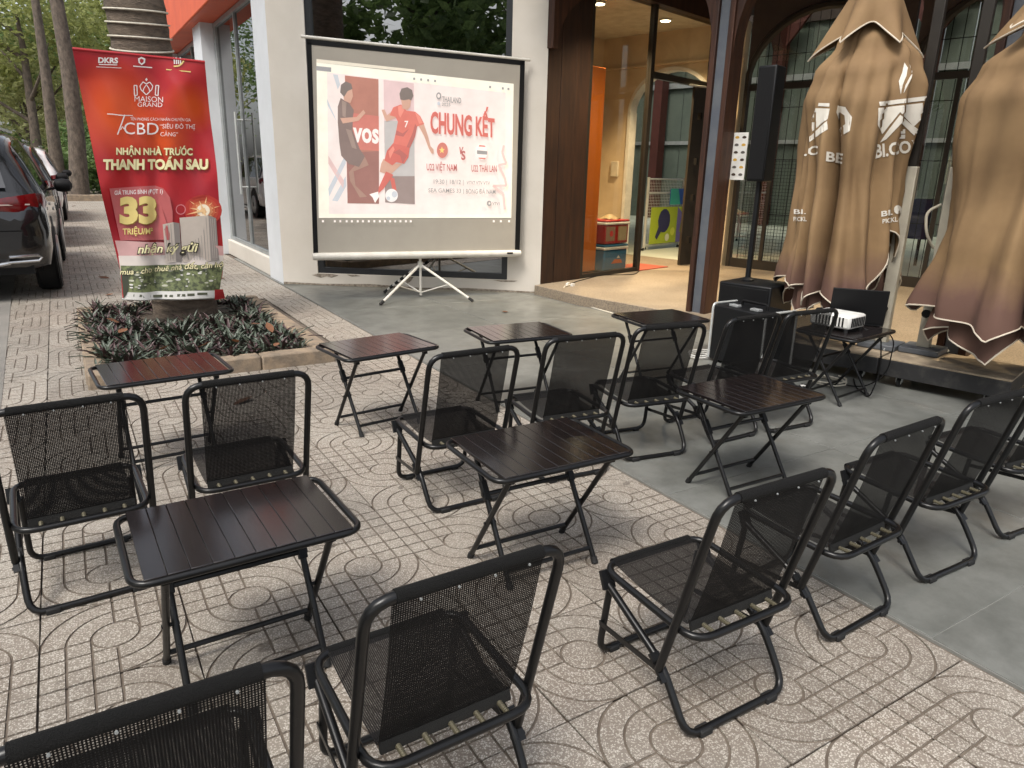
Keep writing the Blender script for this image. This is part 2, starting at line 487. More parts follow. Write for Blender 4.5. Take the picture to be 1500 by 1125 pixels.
for k, (d, cx, cy, odd) in enumerate(tiles):
    if k < 300:
        o = link('tile', TM[odd], PAVE); o.location = (cx, cy, rng.uniform(-.0012, .0012))
        o.rotation_euler = (rng.uniform(-.0025, .0025), rng.uniform(-.0025, .0025), rng.uniform(-.003, .003)+(math.pi if rng.random() < .5 else 0))
    else: fm += tile_mb(far, cx, cy, odd, zj=rng.uniform(-.001, .001))
me = far.mesh('distant_tiles', ['terrazzo', 'grout'], 30, fm)
o = link('distant_tiles', me, PAVE); o['kind'] = 'stuff'
# grey concrete apron in 1.2 m slabs
ap = MB(); ap.box2((1.224, -9, -.27), (4.9, 9, -.0035)); CF = struct(ap.build('concrete_floor', 'jointfill'))
xs = [1.226+1.2*i for i in range(0, 4)]; ys = [-.69+1.2*i for i in range(-5, 7)]
for i in range(3):
    for j in range(len(ys)-1):
        w_, h_ = 1.2-.004, 1.2-.004
        s = MB(); s.box((0, 0, -.02), (w_, h_, .04)); o = s.build('slab', 'concrete', CF, bev=.002)
        o.location = (xs[i]+.6, ys[j]+.6, 0)
# the grey road strip that the cars are parked along
rd = MB(); rd.add([(-60, -40, .004), (-1.40, -40, .004), (-1.43, 2.2, .004), (-1.55, 6.4, .004), (-1.9, 40, .004), (-60, 300, .004)], [(0, 1, 2, 3, 4, 5)])
struct(rd.build('road', 'asphalt', recalc=False))
dl = MB(); dl.box2((-6, 28.3, -.2), (30, 90, .10)); struct(dl.build('dirt_verge', 'ground'))

def wb(mb, name, mats, parent, off=None, **k):       # geometry given in world coordinates
    o = mb.build(name, mats, parent, **k)
    if off is not None: o.location = -Vector(off)
    return o

# ================================================================== CORNER BUILDING
CA = Vector((1.25, 6.12, 0)); CANG = math.atan2(-.593, .805)
CX = Vector((math.cos(CANG), math.sin(CANG), 0)); CY = Vector((-math.sin(CANG), math.cos(CANG), 0))
def cw(s, y, z): return CA + CX*s + CY*y + Vector((0, 0, z))
def cbox(mb, s0, s1, y0, y1, z0, z1): return mb.box(cw((s0+s1)/2, (y0+y1)/2, (z0+z1)/2), (s1-s0, y1-y0, z1-z0), rz=CANG)
CB = thing('corner_building', 'cream corner building with orange fascia and tall dark windows behind the projection screen', 'building', CA)
m_ = MB()
cbox(m_, .0, .44, 0, .22, 0, 6.4); cbox(m_, 2.77, 3.17, 0, .22, 0, 6.4); cbox(m_, .44, 2.77, 0, .22, 0, .15); cbox(m_, .44, 2.77, 0, .22, 4.2, 6.4)
wb(m_, 'corner_wall', 'wall', CB, CA)
wn = MB()
for a, b, c, d in ((.44, .51, .152, 4.2), (2.70, 2.77, .152, 4.2), (.51, 2.70, .152, .22), (.51, 2.70, 4.13, 4.2)): cbox(wn, a, b, .02, .10, c, d)
fr = wb(wn, 'window_frame', 'frame', CB, CA)
pn = MB(); cbox(pn, .51, 2.70, .055, .063, .22, 4.13); o = pn.build('pane', 'tglass', fr)
M['stain'] = mat('flaked_plaster', (.16, .13, .10), .95, col2=(.36, .31, .25), scale=30, co='pos')
for pts in ([(.36, .125), (.44, .145), (.62, .146), (.70, .13), (.61, .10), (.55, .115), (.48, .095), (.42, .108)], [(.80, .145), (.92, .147), (.97, .132), (.86, .122)], [(1.5, .146), (1.63, .147), (1.6, .10), (1.55, .06), (1.53, .11)], [(2.6, .142), (2.9, .146), (2.86, .13), (2.7, .125)], [(.0, .03), (.5, .022), (1.1, .04), (1.7, .018), (2.3, .035), (3.15, .02), (3.15, .003), (0, .003)]):
    stn = MB(); stn.prism(pts, -.003, .02, lambda a, b, d: cw(a, d, b)); wb(stn, 'flaked_paint', 'stain', CB, CA)
it = MB(); cbox(it, .35, 3.05, .95, 1.0, 0, 6.2); cbox(it, .35, 3.05, .25, .95, .0, .04); cbox(it, .35, 3.05, .25, .95, 4.6, 4.65); wb(it, 'dark_interior', 'darkceil', CB, CA)  # room's shade put into its dark colour, so the corner pane reads dark
# street side
XF = 1.25
pl = MB(); pl.add([cw(0, .01, 0), (1.25, 6.78, 0), (1.62, 6.78, 0), cw(.3, .23, 0), cw(0, .01, 6.4), (1.25, 6.78, 6.4), (1.62, 6.78, 6.4), cw(.3, .23, 6.4)], [(0, 1, 2, 3), (4, 5, 6, 7), (0, 1, 5, 4), (1, 2, 6, 5), (2, 3, 7, 6), (3, 0, 4, 7)])
wb(pl, 'pillar', 'wallgrey', CB, CA)
for k, (y0, y1) in enumerate(((9.62, 10.3), (13.4, 14.1), (17.2, 17.9), (21.0, 21.7), (24.8, 25.5))):
    p_ = MB(); p_.box2((1.14, y0, 0), (1.55, y1, 6.4)); wb(p_, 'pillar', 'wallgrey', CB, CA)
for k, (y0, y1) in enumerate(((6.782, 9.618), (10.302, 13.398), (14.102, 17.198), (17.902, 20.998), (21.702, 24.798))):
    p_ = MB(); p_.box2((1.27, y0, 0), (1.6, y1, .235)); wb(p_, 'plinth', 'wall', CB, CA, bev=.01)
    f_ = MB()
    f_.box2((1.32, y0, .237), (1.40, y1, .29)); f_.box2((1.32, y0, 3.36), (1.40, y1, 3.42))
    f_.box2((1.325, y0+.005, .29), (1.395, y0+.07, 3.36)); f_.box2((1.325, y1-.14, .29), (1.395, y1-.005, 3.36)); f_.box2((1.33, (y0+y1)/2-.02, .29), (1.39, (y0+y1)/2+.02, 3.36))
    fo = wb(f_, 'window_frame', 'greyframe', CB, CA)
    for a, b in ((y0+.07, (y0+y1)/2-.02), ((y0+y1)/2+.02, y1-.14)):
        q = MB(); q.box2((1.355, a, .29), (1.363, b, 3.36)); q.build('pane', 'tglass', fo)
hd = MB()
hd.cyl((1.24, 8.12, 1.0), (1.24, 8.12, 2.1), .016, 8); hd.cyl((1.24, 8.12, 1.1), (1.34, 8.12, 1.1), .01, 8); hd.cyl((1.24, 8.12, 2.0), (1.34, 8.12, 2.0), .01, 8)
wb(hd, 'door_handle', 'steelw', CB, CA)
fa = MB(); fa.box2((1.0, 6.80, 3.43), (1.6, 26, 4.7)); wb(fa, 'fascia', 'orange', CB, CA, bev=.02)
up = MB(); up.box2((1.30, 6.80, 4.7), (1.6, 26, 6.4)); wb(up, 'upper_wall', 'wallgrey', CB, CA)
ii = MB(); ii.box2((4.0, 7.2, 0), (4.1, 26, 4.6)); ii.box2((1.62, 7.2, .20), (4.0, 26, .23)); ii.box2((1.62, 7.2, 4.0), (4.0, 26, 4.05)); wb(ii, 'back_wall', 'darkceil', CB, CA)  # wall, floor and ceiling coloured dark so the street panes read as shaded
rf = MB(); rf.add([(1.2, 6.1, 6.41), cw(3.17, -.05, 6.41), (7, 8, 6.41), (7, 26, 6.41), (1.2, 26, 6.41)], [(0, 1, 2, 3, 4)]); wb(rf, 'roof', 'wallgrey', CB, CA, recalc=False)

# ================================================================== SPORTS HALL WITH VERANDA
ZF = .112
vf = MB()
vf.prism([(-.10, 0.0), (-.25, .84), (-.27, 2.6), (-.27, 9), (3.72, 9), (3.72, 0.0)], -.2, ZF, lambda a, b, d: hw(a, b, d))
struct(vf.build('porch_floor', 'porch', bev=.006))
rfm = MB(); rfm.prism([(.02, 0), (3.72, 0), (3.72, -3.4), (.02, -3.4)], -.2, ZF-.002, lambda a, b, d: hw(a, b, d)); struct(rfm.build('room_floor', 'porch'))
cfm = MB(); cfm.prism([(3.72, -16), (3.72, 9), (15, 9), (15, -16)], -.2, ZF-.004, lambda a, b, d: hw(a, b, d)); struct(cfm.build('court_floor', 'court'))
SH = thing('sports_hall', 'sports hall with dark wooden veranda posts, arched glass wall and green metal back wall', 'building', HO, HA)
def hb(mb, u0, u1, v0, v1, z0, z1): return mb.box2(h(u0, v0, z0), h(u1, v1, z1))
def hpart(name, m, *boxes, parent=None, bev=0.0):
    q = MB()
    for b in boxes: hb(q, *b)
    return q.build(name, m, parent or SH, bev=bev)
# left jamb of three planks and its curved bracket
for k, (a, b) in enumerate(((.0, .235), (.238, .50), (.503, .755))):
    hpart('jamb_plank', 'wood2', (a, b, -.10, -.002+.004*(k % 2), ZF, 3.42), bev=.004)
q = MB(); arcp = [(.06, 2.70)]+[(.06+.75*(1-math.cos(R(a))), 2.70+.62*math.sin(R(a))) for a in range(10, 91, 10)]
q.prism(arcp+[(.81, 3.42), (-.02, 3.42), (-.02, 2.70)], .002, .09, lambda a, b, d: h(a, d+.0, b)); q.build('bracket', 'wood', SH)
# glazed partition along v = 0
hpart('partition_frame', 'bronze', (.757, .81, -.07, -.01, ZF, 3.465), (2.0, 2.075, -.075, -.005, ZF, 3.465), (3.52, 3.60, -.075, -.005, ZF, 3.465), (.81, 2.0, -.07, -.01, ZF, ZF+.05), (2.075, 3.52, -.07, -.01, 2.61, 2.69))
hpart('header', 'wood2', (.757, 3.68, -.14, .05, 3.467, 3.80))
for a, b, c, d in ((.81, 2.0, ZF+.05, 3.465), (2.075, 3.52, 2.69, 3.465)):
    hpart('pane', 'glass', (a, b, -.044, -.036, c, d))
dr = MB(); dr.box(h(3.29, .075, 1.36), (.48, .045, 2.48), rz=R(-17)); dl_ = dr.build('door_leaf', 'bronze', SH, bev=.004)
q = MB()
for zz in (.5, 1.1, 1.6, 2.2): q.box(h(3.05, .15, zz), (.03, .06, .09), rz=R(-17))
q.build('hinge', 'black', dl_)
q = MB(); q.cyl(h(2.9, .03, 2.60), h(3.4, .12, 2.60), .012, 8); q.build('door_closer', 'steelw', SH)
# veranda posts: grey steel between two wooden cheeks, curved brackets above
def post(v0):
    p = thing('x', '', '') if False else None
    q = MB(); hb(q, -.10, .06, v0+.055, v0+.155, ZF-.002, 3.6); core = q.build('post', 'bluegrey', SH, bev=.004)
    for a, b in ((v0, v0+.053), (v0+.157, v0+.21)):
        q = MB(); hb(q, -.13, .09, a, b, ZF-.002, 3.6); q.build('cheek', 'wood', core, bev=.006)
    for sg, vb in ((-1, v0-.001), (1, v0+.211)):
        pts = [(0, 2.42)]+[(.55*(1-math.cos(R(a))), 2.42+.85*math.sin(R(a))) for a in range(10, 91, 10)]+[(.55, 3.6), (0, 3.6)]
        q = MB(); q.prism(pts, -.10, .06, lambda a, b, d: h(d, vb+sg*a, b)); q.build('bracket', 'wood', core)
    return core
for v0 in (2.07, 4.30, 6.53): post(v0)
hpart('beam', 'wood2', (-.16, .12, -.1, 8.8, 3.602, 3.9))
hpart('veranda_ceiling', 'darkceil', (-.9, 3.7, .06, 8.8, 3.92, 3.98))
# arched wall at u = 3.7
def archwall(mb, v0, v1, zs, b, ztop, u0=3.64, u1=3.78, n=16):
    c, a = (v0+v1)/2, (v1-v0)/2
    pts = [(c-a*math.cos(math.pi*k/n), zs+b*math.sin(math.pi*k/n)) for k in range(n+1)]
    for k in range(n):
        (x0, z0), (x1, z1) = pts[k], pts[k+1]
        mb.prism([(x0, z0), (x1, z1), (x1, ztop), (x0, ztop)], u0, u1, lambda p, r_, d: h(d, p, r_))
    return pts
q = MB(); hb(q, 3.64, 3.78, -3.4, -1.50, ZF, 3.47); hb(q, 3.64, 3.78, .02, .40, ZF, 3.47); apts = archwall(q, -1.50, .02, 2.35, .62, 3.47); q.build('room_wall', 'cream', SH)
tr = MB()
pth = [(-1.50, ZF)]+apts+[(.02, ZF)]
for k in range(len(pth)-1):
    (a0, z0), (a1, z1) = pth[k], pth[k+1]; cx_, cz = -.74, 1.6
    def inn(a, z): d = Vector((cx_-a, cz-z)).normalized()*.055; return (a+d.x, z+d.y)
    i0, i1 = inn(a0, z0), inn(a1, z1)
    if k in (0,): i0, i1 = (a0+.055, z0), (a1+.055, z1)
    if k == len(pth)-2: i0, i1 = (a0-.055, z0), (a1-.055, z1)
    tr.prism([(a0, z0), (a1, z1), i1, i0], 3.62, 3.80, lambda p, r_, d: h(d, p, r_))
tr.build('arch_trim', 'white', SH)
hpart('wall_moulding', 'cream', (3.60, 3.64, -3.4, .4, 3.0, 3.03))
hpart('side_wall', 'cream', (.30, 3.64, -2.16, -2.06, ZF, 3.47))
hpart('room_ceiling', 'ceil', (.05, 3.8, -3.4, -.142, 3.47, 3.55))
q = MB(); hb(q, 3.60, 3.64, -1.76, -1.62, 1.36, 1.60); q.build('meter_box', 'ceil', SH, bev=.006)
# bronze arched glazing to the right
ARCH = ((.46, 2.56), (2.62, 4.72), (4.78, 6.88))
for v0, v1 in ARCH:
    q = MB(); pts = archwall(q, v0, v1, 2.60, .94, 3.92, 3.68, 3.74); q.build('spandrel', 'darkceil', SH)
    q = MB(); q.tube([h(3.68, a, z) for a, z in [(v0+.03, ZF)]+[(max(v0+.03, min(v1-.03, a)), z) for a, z in pts]+[(v1-.03, ZF)]], .05, 6); ar = q.build('arch_frame', 'bronze', SH)
    w4 = (v1-v0)/4
    q = MB()
    for k in (1, 2, 3): hb(q, 3.66, 3.70, v0+w4*k-.025, v0+w4*k+.025, ZF, 2.56)
    hb(q, 3.655, 3.705, v0+.05, v1-.05, 2.56, 2.64); hb(q, 3.655, 3.705, v0+.05, v1-.05, ZF, ZF+.13)
    q.build('mullion', 'bronze', ar)
    for k in range(4):
        q = MB(); hb(q, 3.677, 3.683, v0+.05+w4*k*.97, v0+.05+w4*(k+1)*.95, ZF+.13, 2.56); q.build('pane', 'glass', ar)
    q = MB(); q.prism([(a, z) for a, z in pts if z > 2.64]+[(v1-.05, 2.64), (v0+.05, 2.64)], 3.677, 3.683, lambda p, r_, d: h(d, p, r_)); q.build('pane', 'glass', ar)
# hall shell
M['greenwall'] = mat('grey_green_metal_sheet', (.105, .128, .106), .55, col2=(.08, .10, .083), scale=1.5)
q = MB()
for k in range(40):
    v0 = -16+.62*k; hb(q, 13.6, 13.66, v0, v0+.60, 0, 5.3)
q.build('back_wall', 'greenwall', SH)
hpart('gable_band', 'darkceil', (13.5, 13.7, -16, 9, 5.3, 7.6))
hpart('rail', 'greyframe', (13.5, 13.58, -16, 9, 3.9, 4.05), (13.5, 13.58, -16, 9, 2.3, 2.4))
for vv in (-8.2, -4.9, -2.0, 1.5, 4.6):
    for zz in (1.6, 2.9, 4.2):
        pass
for vc in (-11, -7.3, -3.66, 0.0, 3.66, 7.3):
    q = MB(); hb(q, 13.1, 13.45, vc-.14, vc+.14, 0, 5.6)
    q.prism([(13.1, 4.6), (12.2, 5.6), (13.1, 5.6)], vc-.14, vc+.14, lambda a, b, d: h(a, d, b)); q.prism([(vc-.14, 4.7), (vc-.75, 5.5), (vc+.75, 5.5), (vc+.14, 4.7)], 13.2, 13.3, lambda a, b, d: h(d, a, b))
    q.build('column', 'red', SH)
for k, vc in enumerate((-5.6, -1.9, 1.7, 4.9)):
    for z0 in (2.45,):
        q = MB()
        for s_ in range(12): q.box(h(13.55, vc, z0+.1*s_), (.06, 1.1, .06), rot=Matrix.Rotation(R(30), 3, 'Y'))
        q.build('louvre', 'greenwall', SH)
hpart('roof', 'darkceil', (3.8, 4.8, -16, 9, 7.6, 7.7), (12.6, 13.7, -16, 9, 7.6, 7.7), (8.4, 9.0, -16, 9, 7.6, 7.7))
hpart('added_skylight', 'glass', (4.8, 8.4, -16, 9, 7.62, 7.64)); hpart('added_skylight', 'glass', (9.0, 12.6, -16, 9, 7.62, 7.64))  # unseen glazed roof openings, added to let daylight onto the hall's back wall
hpart('end_wall', 'greenwall', (3.8, 13.6, -16.1, -16, 0, 7.6), (3.8, 13.6, 9, 9.1, 0, 7.6))
hpart('front_gable', 'darkceil', (3.66, 3.8, .4, 9, 3.921, 7.6), (3.66, 3.8, -16, .4, 3.56, 7.6), (3.66, 3.8, -16, -3.4, 0, 3.56))
# lit ceiling lamps in the room, and the veranda downlights
M['lamp'] = mat('lit_lamp_glass', (1, .86, .6), .5, emit=14)
def downlight(u, v, z, power, label, spot=True, size=.06, col=(1.0, .74, .42)):
    t_ = thing('ceiling_lamp', label, 'lamp', hw(u, v, z), HA, 'warm round ceiling lamps')
    q = MB(); q.lathe([(.085, 0), (.09, -.004), (.09, -.018), (.07, -.022)], seg=20); q.build('ring', 'white', t_)
    q = MB(); q.lathe([(.066, -.0225), (.066, -.026)], seg=20); q.build('diffuser', 'lamp', t_)
    ld = bpy.data.lights.new('lamp_light', 'SPOT' if spot else 'POINT'); ld.energy = power; ld.color = col; ld.shadow_soft_size = size
    if spot: ld.spot_size = R(110); ld.spot_blend = .6
    lo = bpy.data.objects.new('lamp_light', ld); COL.objects.link(lo); lo.parent = t_; lo.location = (0, 0, -.05)
downlight(1.51, -.52, 3.468, 330, 'lit round ceiling lamp inside the glazed room, nearer the orange panel')
downlight(2.88, -.43, 3.468, 330, 'lit round ceiling lamp inside the glazed room, seen through the pane above the door')
downlight(1.0, 1.25, 3.918, 380, 'warm downlight in the veranda ceiling before the glazed door', col=(1, .8, .52))
downlight(1.1, 4.6, 3.918, 380, 'warm downlight in the veranda ceiling behind the closed umbrellas', col=(1, .8, .52))
downlight(1.1, 6.6, 3.918, 220, 'warm downlight at the far right end of the veranda ceiling', col=(1, .8, .52))
# ================================================================== FOLDING CHAIRS
def make_chair():
    t = thing('folding_chair', '', 'chair', group='black mesh folding chairs')
    q = MB(); q.tube(round_path([(-.205, -.088, .158), (-.205, -.230, .70), (.205, -.230, .70), (.205, -.088, .158)], .06), .0115, 10); q.build('back_frame', 'tube', t)
    q = MB(); q.tube(round_path([(-.188, .190, .312), (-.188, -.187, .298), (.188, -.187, .298), (.188, .190, .312)], .065, closed=True), .0105, 10, closed=True); q.build('seat_frame', 'tube', t)
    q = MB(); q.tube(round_path([(-.188, .158, .272), (-.190, -.082, .165), (-.190, -.135, .095), (-.186, -.190, .012), (.186, -.190, .012), (.190, -.135, .095), (.190, -.082, .165), (.188, .158, .272)], .06, 4), .0108, 10); q.build('rear_leg_frame', 'tube', t)
    q = MB(); q.tube(round_path([(-.172, .165, .272), (-.174, .197, .013), (.174, .197, .013), (.172, .165, .272)], .05), .0105, 10); q.build('front_leg_frame', 'tube', t)
    for s in (-1, 1):
        q = MB(); q.bar((s*.186, .187, .125), (s*.2, -.075, .150), .004, .016, up=(0, 0, 1)); q.build('strut', 'tube', t)
        q = MB(); q.bar((s*.198, -.055, .186), (s*.198, -.112, .132), .010, .030, up=(1, 0, 0)); q.cyl((s*.180, -.072, .170), (s*.216, -.072, .170), .006, 8); q.cyl((s*.180, -.100, .140), (s*.216, -.100, .140), .006, 8); q.build('joint_plate', 'tube', t)
        q = MB(); q.bar((s*.190, .150, .262), (s*.190, .172, .312), .012, .040, up=(1, 0, 0)); q.cyl((s*.178, .160, .274), (s*.206, .160, .274), .007, 8); q.build('hinge', 'blackp', t)
        q = MB(); q.box((s*.125, -.190, .010), (.042, .030, .020)); q.build('rubber_foot', 'rubber', t, bev=.004)
        q = MB(); q.box((s*.120, .197, .009), (.036, .026, .018)); q.build('rubber_foot', 'rubber', t, bev=.004)
    def back(a, b):
        x = (a-.5)*2*(.158-.004*(1-b)); y = -.128+(-.231+.128)*b; z = .302+(.698-.302)*b
        return (x, y-.014*math.sin(math.pi*b)*(1-(2*a-1)**2*.6), z)
    q = MB(); q.grid(9, 13, back); q.build('backrest', 'mesh', t, angle=80, recalc=False)
    def seat(a, b):
        x = (a-.5)*2*.155; y = -.122+(.197+.122)*b; z = .300+.022*b-.018*math.sin(math.pi*b)*(1-(2*a-1)**2*.5)
        return (x, y, z)
    q = MB(); q.grid(9, 13, seat); q.build('seat', 'mesh', t, angle=80, recalc=False)
    q = MB(); q.tube([(-.152, -.2302, .7002), (.152, -.2302, .7002)], .0138, 12); q.build('top_sleeve', 'sleeve', t)
    q = MB(); q.tube([(-.150, .190, .3122), (.150, .190, .3122)], .0135, 10); q.build('front_sleeve', 'sleeve', t)
    q = MB(); q.bar((-.153, -.130, .300), (.153, -.130, .300), .010, .030, up=(0, .3, 1)); q.build('hem', 'hem', t, bev=.003)
    q = MB(); q.cyl((0, 0, 0), (0, .003, 0), .0024, 8); rv = q.mesh('rivet', 'greyframe', 30)
    for x in (-.11, -.035, .04, .115):
        o = link('rivet', rv, t); o.location = (x, -.2465, .690)
    pr = []
    for k in range(7): pr += [(.0045, k*.006), (.0068, k*.006+.003)]
    q = MB(); q.lathe(pr+[(.0045, .042)], seg=8, ax=Matrix.Rotation(R(90), 3, 'X')); sp = q.mesh('spring', 'brass', 20)
    for x in (-.118, -.060, 0, .060, .118):
        o = link('spring', sp, t); o.location = (x, -.141, .299)
    return t
chair = make_chair()
ROW_B = ['leftmost', 'second from the left', 'third from the left', 'middle', 'third from the right', 'second from the right', 'rightmost']
back_row = [(-1.047, -.182, 2.7), (-.506, -.153, 1.1), (.379, -.160, 0), (.978, -.142, -5.9), (1.507, -.140, -9), (2.054, -.152, 0), (2.493, -.189, -4)]
front_row = [(-.965, -1.685, 0), (-.424, -1.603, .7), (.412, -1.624, -.8), (1.073, -1.546, 2.3), (1.691, -1.514, -1.6), (2.32, -1.50, -4)]
lab_b = ['black mesh folding chair at the far left edge, behind the dark table', 'black mesh folding chair just right of the leftmost one, in front of the planter table',
         'black mesh folding chair left of centre, standing behind the middle slatted table', 'black mesh folding chair right behind the middle table, its back near the picture centre',
         'black mesh folding chair straddling the paving edge, in front of the far slatted table', 'black mesh folding chair in front of the flight case', 'black mesh folding chair directly in front of the white projector']
lab_f = ['black mesh folding chair cut off by the bottom left corner of the picture', 'nearest black mesh folding chair at bottom centre, seen from behind with brass springs',
         'black mesh folding chair in the foreground standing alone on the patterned paving right of centre', 'black mesh folding chair with its rear bar on the edge between paving and concrete',
         'black mesh folding chair on the grey concrete at right, back turned to the camera', 'black mesh folding chair cut off by the right edge of the picture']
first = True
for (x, y, a), lb in list(zip(front_row, lab_f))+list(zip(back_row, lab_b)):
    if first: chair.location = (x, y, 0); chair.rotation_euler = (0, 0, R(a)); chair['label'] = lb; first = False
    else: copy_tree(chair, (x, y, 0), R(a), lb)

# ================================================================== FOLDING TABLES
def make_table():
    t = thing('folding_table', '', 'table', group='low slatted folding tables')
    HZ = .452
    q = MB(); q.tube(round_path([(-.283, -.200, HZ), (.283, -.200, HZ), (.283, .200, HZ), (-.283, .200, HZ)], .055, 6, closed=True), .0095, 10, closed=True); q.build('top_frame', 'tube', t)
    q = MB(); q.box((0, 0, 0), (.0506, .402, .012)); sm = q.mesh('slat', 'slat', 30)
    for k in range(10):
        o = link('slat', sm, t); o.location = ((k-4.5)*.0512, 0, HZ+.008); b = o.modifiers.new('bevel', 'BEVEL'); b.width = .0016; b.segments = 2
    q = MB()
    for s in (-1, 1): q.bar((-.255, s*.165, HZ-.003), (.255, s*.165, HZ-.003), .006, .020, up=(0, 1, 0))
    q.build('slat_rail', 'tube', t)
    for s in (-1, 1):
        q = MB(); q.tube([(s*.208, .128, .006), (s*.208, -.150, .425)], .0100, 10); lg = q.build('leg', 'tube', t)
        q = MB(); q.cyl((s*.208, .130, .001), (s*.208, .118, .022), .0125, 10); q.build('rubber_foot', 'rubber', lg)
        q = MB(); q.tube([(s*.184, -.128, .006), (s*.184, .150, .425)], .0100, 10); lg = q.build('leg', 'tube', t)
        q = MB(); q.cyl((s*.184, -.130, .001), (s*.184, -.118, .022), .0125, 10); q.build('rubber_foot', 'rubber', lg)
        q = MB(); q.cyl((s*.174, 0, .203), (s*.220, 0, .203), .006, 8); q.build('pivot_bolt', 'tube', t)
        q = MB(); q.box((s*.208, -.152, .434), (.022, .030, .034)); q.build('hinge_bracket', 'blackp', t, bev=.003); q = MB(); q.box((s*.184, .152, .434), (.022, .030, .034)); q.build('hinge_bracket', 'blackp', t, bev=.003)
        q = MB(); q.bar((s*.184, .085, .327), (s*.184, .045, .268), .022, .026, up=(1, 0, 0)); q.build('clamp', 'blackp', t, bev=.003)
    q = MB(); q.tube([(-.208, .098, .052), (.208, .098, .052)], .0085, 8); q.build('stretcher', 'tube', t)
    q = MB(); q.tube([(-.184, -.098, .052), (.184, -.098, .052)], .0085, 8); q.build('stretcher', 'tube', t)
    q = MB(); q.tube([(-.200, .058, .286), (.200, .058, .286)], .0085, 8); q.build('stretcher', 'tube', t)
    return t
table = make_table()
tabs = [(-.671, -.945, 1.4, 'low slatted folding table in the left foreground, black turning brown'), (-.664, .829, 4.2, 'low slatted folding table beside the planter, at the left'),
        (.422, .814, 7.4, 'low slatted folding table with pale sky sheen, right of the planter'), (1.317, .785, -5.6, 'low slatted folding table on concrete below the projection screen'),
        (.378, -.865, -1.3, 'low slatted folding table at the centre with a warm lamp reflection'), (2.462, .754, -6.7, 'low slatted folding table near the porch step and the wooden post'),
        (1.607, -.766, -1.1, 'low slatted folding table on concrete, right of centre'), (3.30, -.10, 7, 'low folding table carrying the projector and the laptop')]
first = True
for x, y, a, lb in tabs:
    if first: table.location = (x, y, 0); table.rotation_euler = (0, 0, R(a)); table['label'] = lb; first = False
    else: copy_tree(table, (x, y, 0), R(a), lb)

# ================================================================== PROJECTION SCREEN
SQ = Vector((2.39, 4.54, 0)); SANG = R(-11.6)
SE = Vector((math.cos(SANG), math.sin(SANG), 0)); SN = Vector((SE.y, -SE.x, 0))
scr = thing('projection_screen', 'tripod projection screen showing a football final announcement in front of the cream wall', 'screen', SQ, SANG)
def sp(px, py, off=0.0):
    p = onplane(px, py, SQ, SN) - SQ
    return Vector((p.dot(SE), -off, p.z))
def spoly(name, m, pts, off, parent):
    q = MB(); n = len(pts); q.add([sp(x, y, off) for x, y in pts], [tuple(range(n))]); return q.build(name, m, parent, recalc=False)
M['screencloth'] = mat('screen_cloth', (.42, .385, .325), .9, col2=(.39, .355, .30), scale=3)
q = MB(); c0 = [sp(456, 64), sp(764, 94), sp(757, 372), sp(463, 373)]
q.add([p+Vector((0, .001, 0)) for p in c0]+[p+Vector((0, .004, 0)) for p in c0], [(0, 1, 2, 3), (7, 6, 5, 4), (0, 4, 5, 1), (1, 5, 6, 2), (2, 6, 7, 3), (3, 7, 4, 0)]); q.build('cloth', 'screencloth', scr)
for pts in ([(449, 57), (769, 89), (768, 96), (450, 65)], [(449, 57), (456, 58), (466, 373), (459, 374)], [(762, 90), (769, 89), (761, 372), (754, 372)]):
    spoly('black_border', 'black', pts, .002, scr)
q = MB(); q.tube([sp(441, 53)+Vector((0, .01, 0)), sp(777, 88)+Vector((0, .01, 0))], .016, 10); q.build('top_rod', 'tube_w', scr)
a_, b_ = sp(458, 376), sp(762, 371)
q = MB(); q.tube([a_, a_.lerp(b_, .02), b_.lerp(a_, .02), b_], [.036, .040, .040, .036], 12); q.build('case', 'tube_w', scr)
q = MB(); q.box(b_.lerp(a_, .06)+Vector((0, -.041, .008)), (.07, .004, .02)); q.build('nameplate', 'blackp', scr)
q = MB(); q.cyl((0, .06, .02), (0, .06, 2.62), .015, 10); q.build('pole', 'tube_w', scr)
q = MB(); q.cyl((0, .06, .33), (0, .06, .40), .030, 12); q.build('hub', 'tube_w', scr)
def s_loc(p): p = p - SQ; return Vector((p.dot(SE), -p.dot(SN), p.z))
for fx, fy in ((557, 446), (693, 441), (563, 428)):
    ft = s_loc(gr(fx, fy, .012)); hub = Vector((0, .06, .37))
    dv = ft-hub
    q = MB(); q.tube([hub+dv*.03, ft], .014, 8); lg = q.build('leg', 'tube_w', scr)
    q = MB(); q.cyl(ft-dv.normalized()*.06, ft, .017, 8); q.build('foot', 'rubber', lg)
    q = MB(); q.tube([hub+dv*.55, Vector((0, .06, .05))], .007, 6); q.build('brace', 'tube_w', lg)
    if fy == 428:
        q = MB()
        for k in range(4): q.cyl(hub+dv*(.30+.15*k), hub+dv*(.38+.15*k), .019, 8)
        q.build('grip', 'rubber', lg)
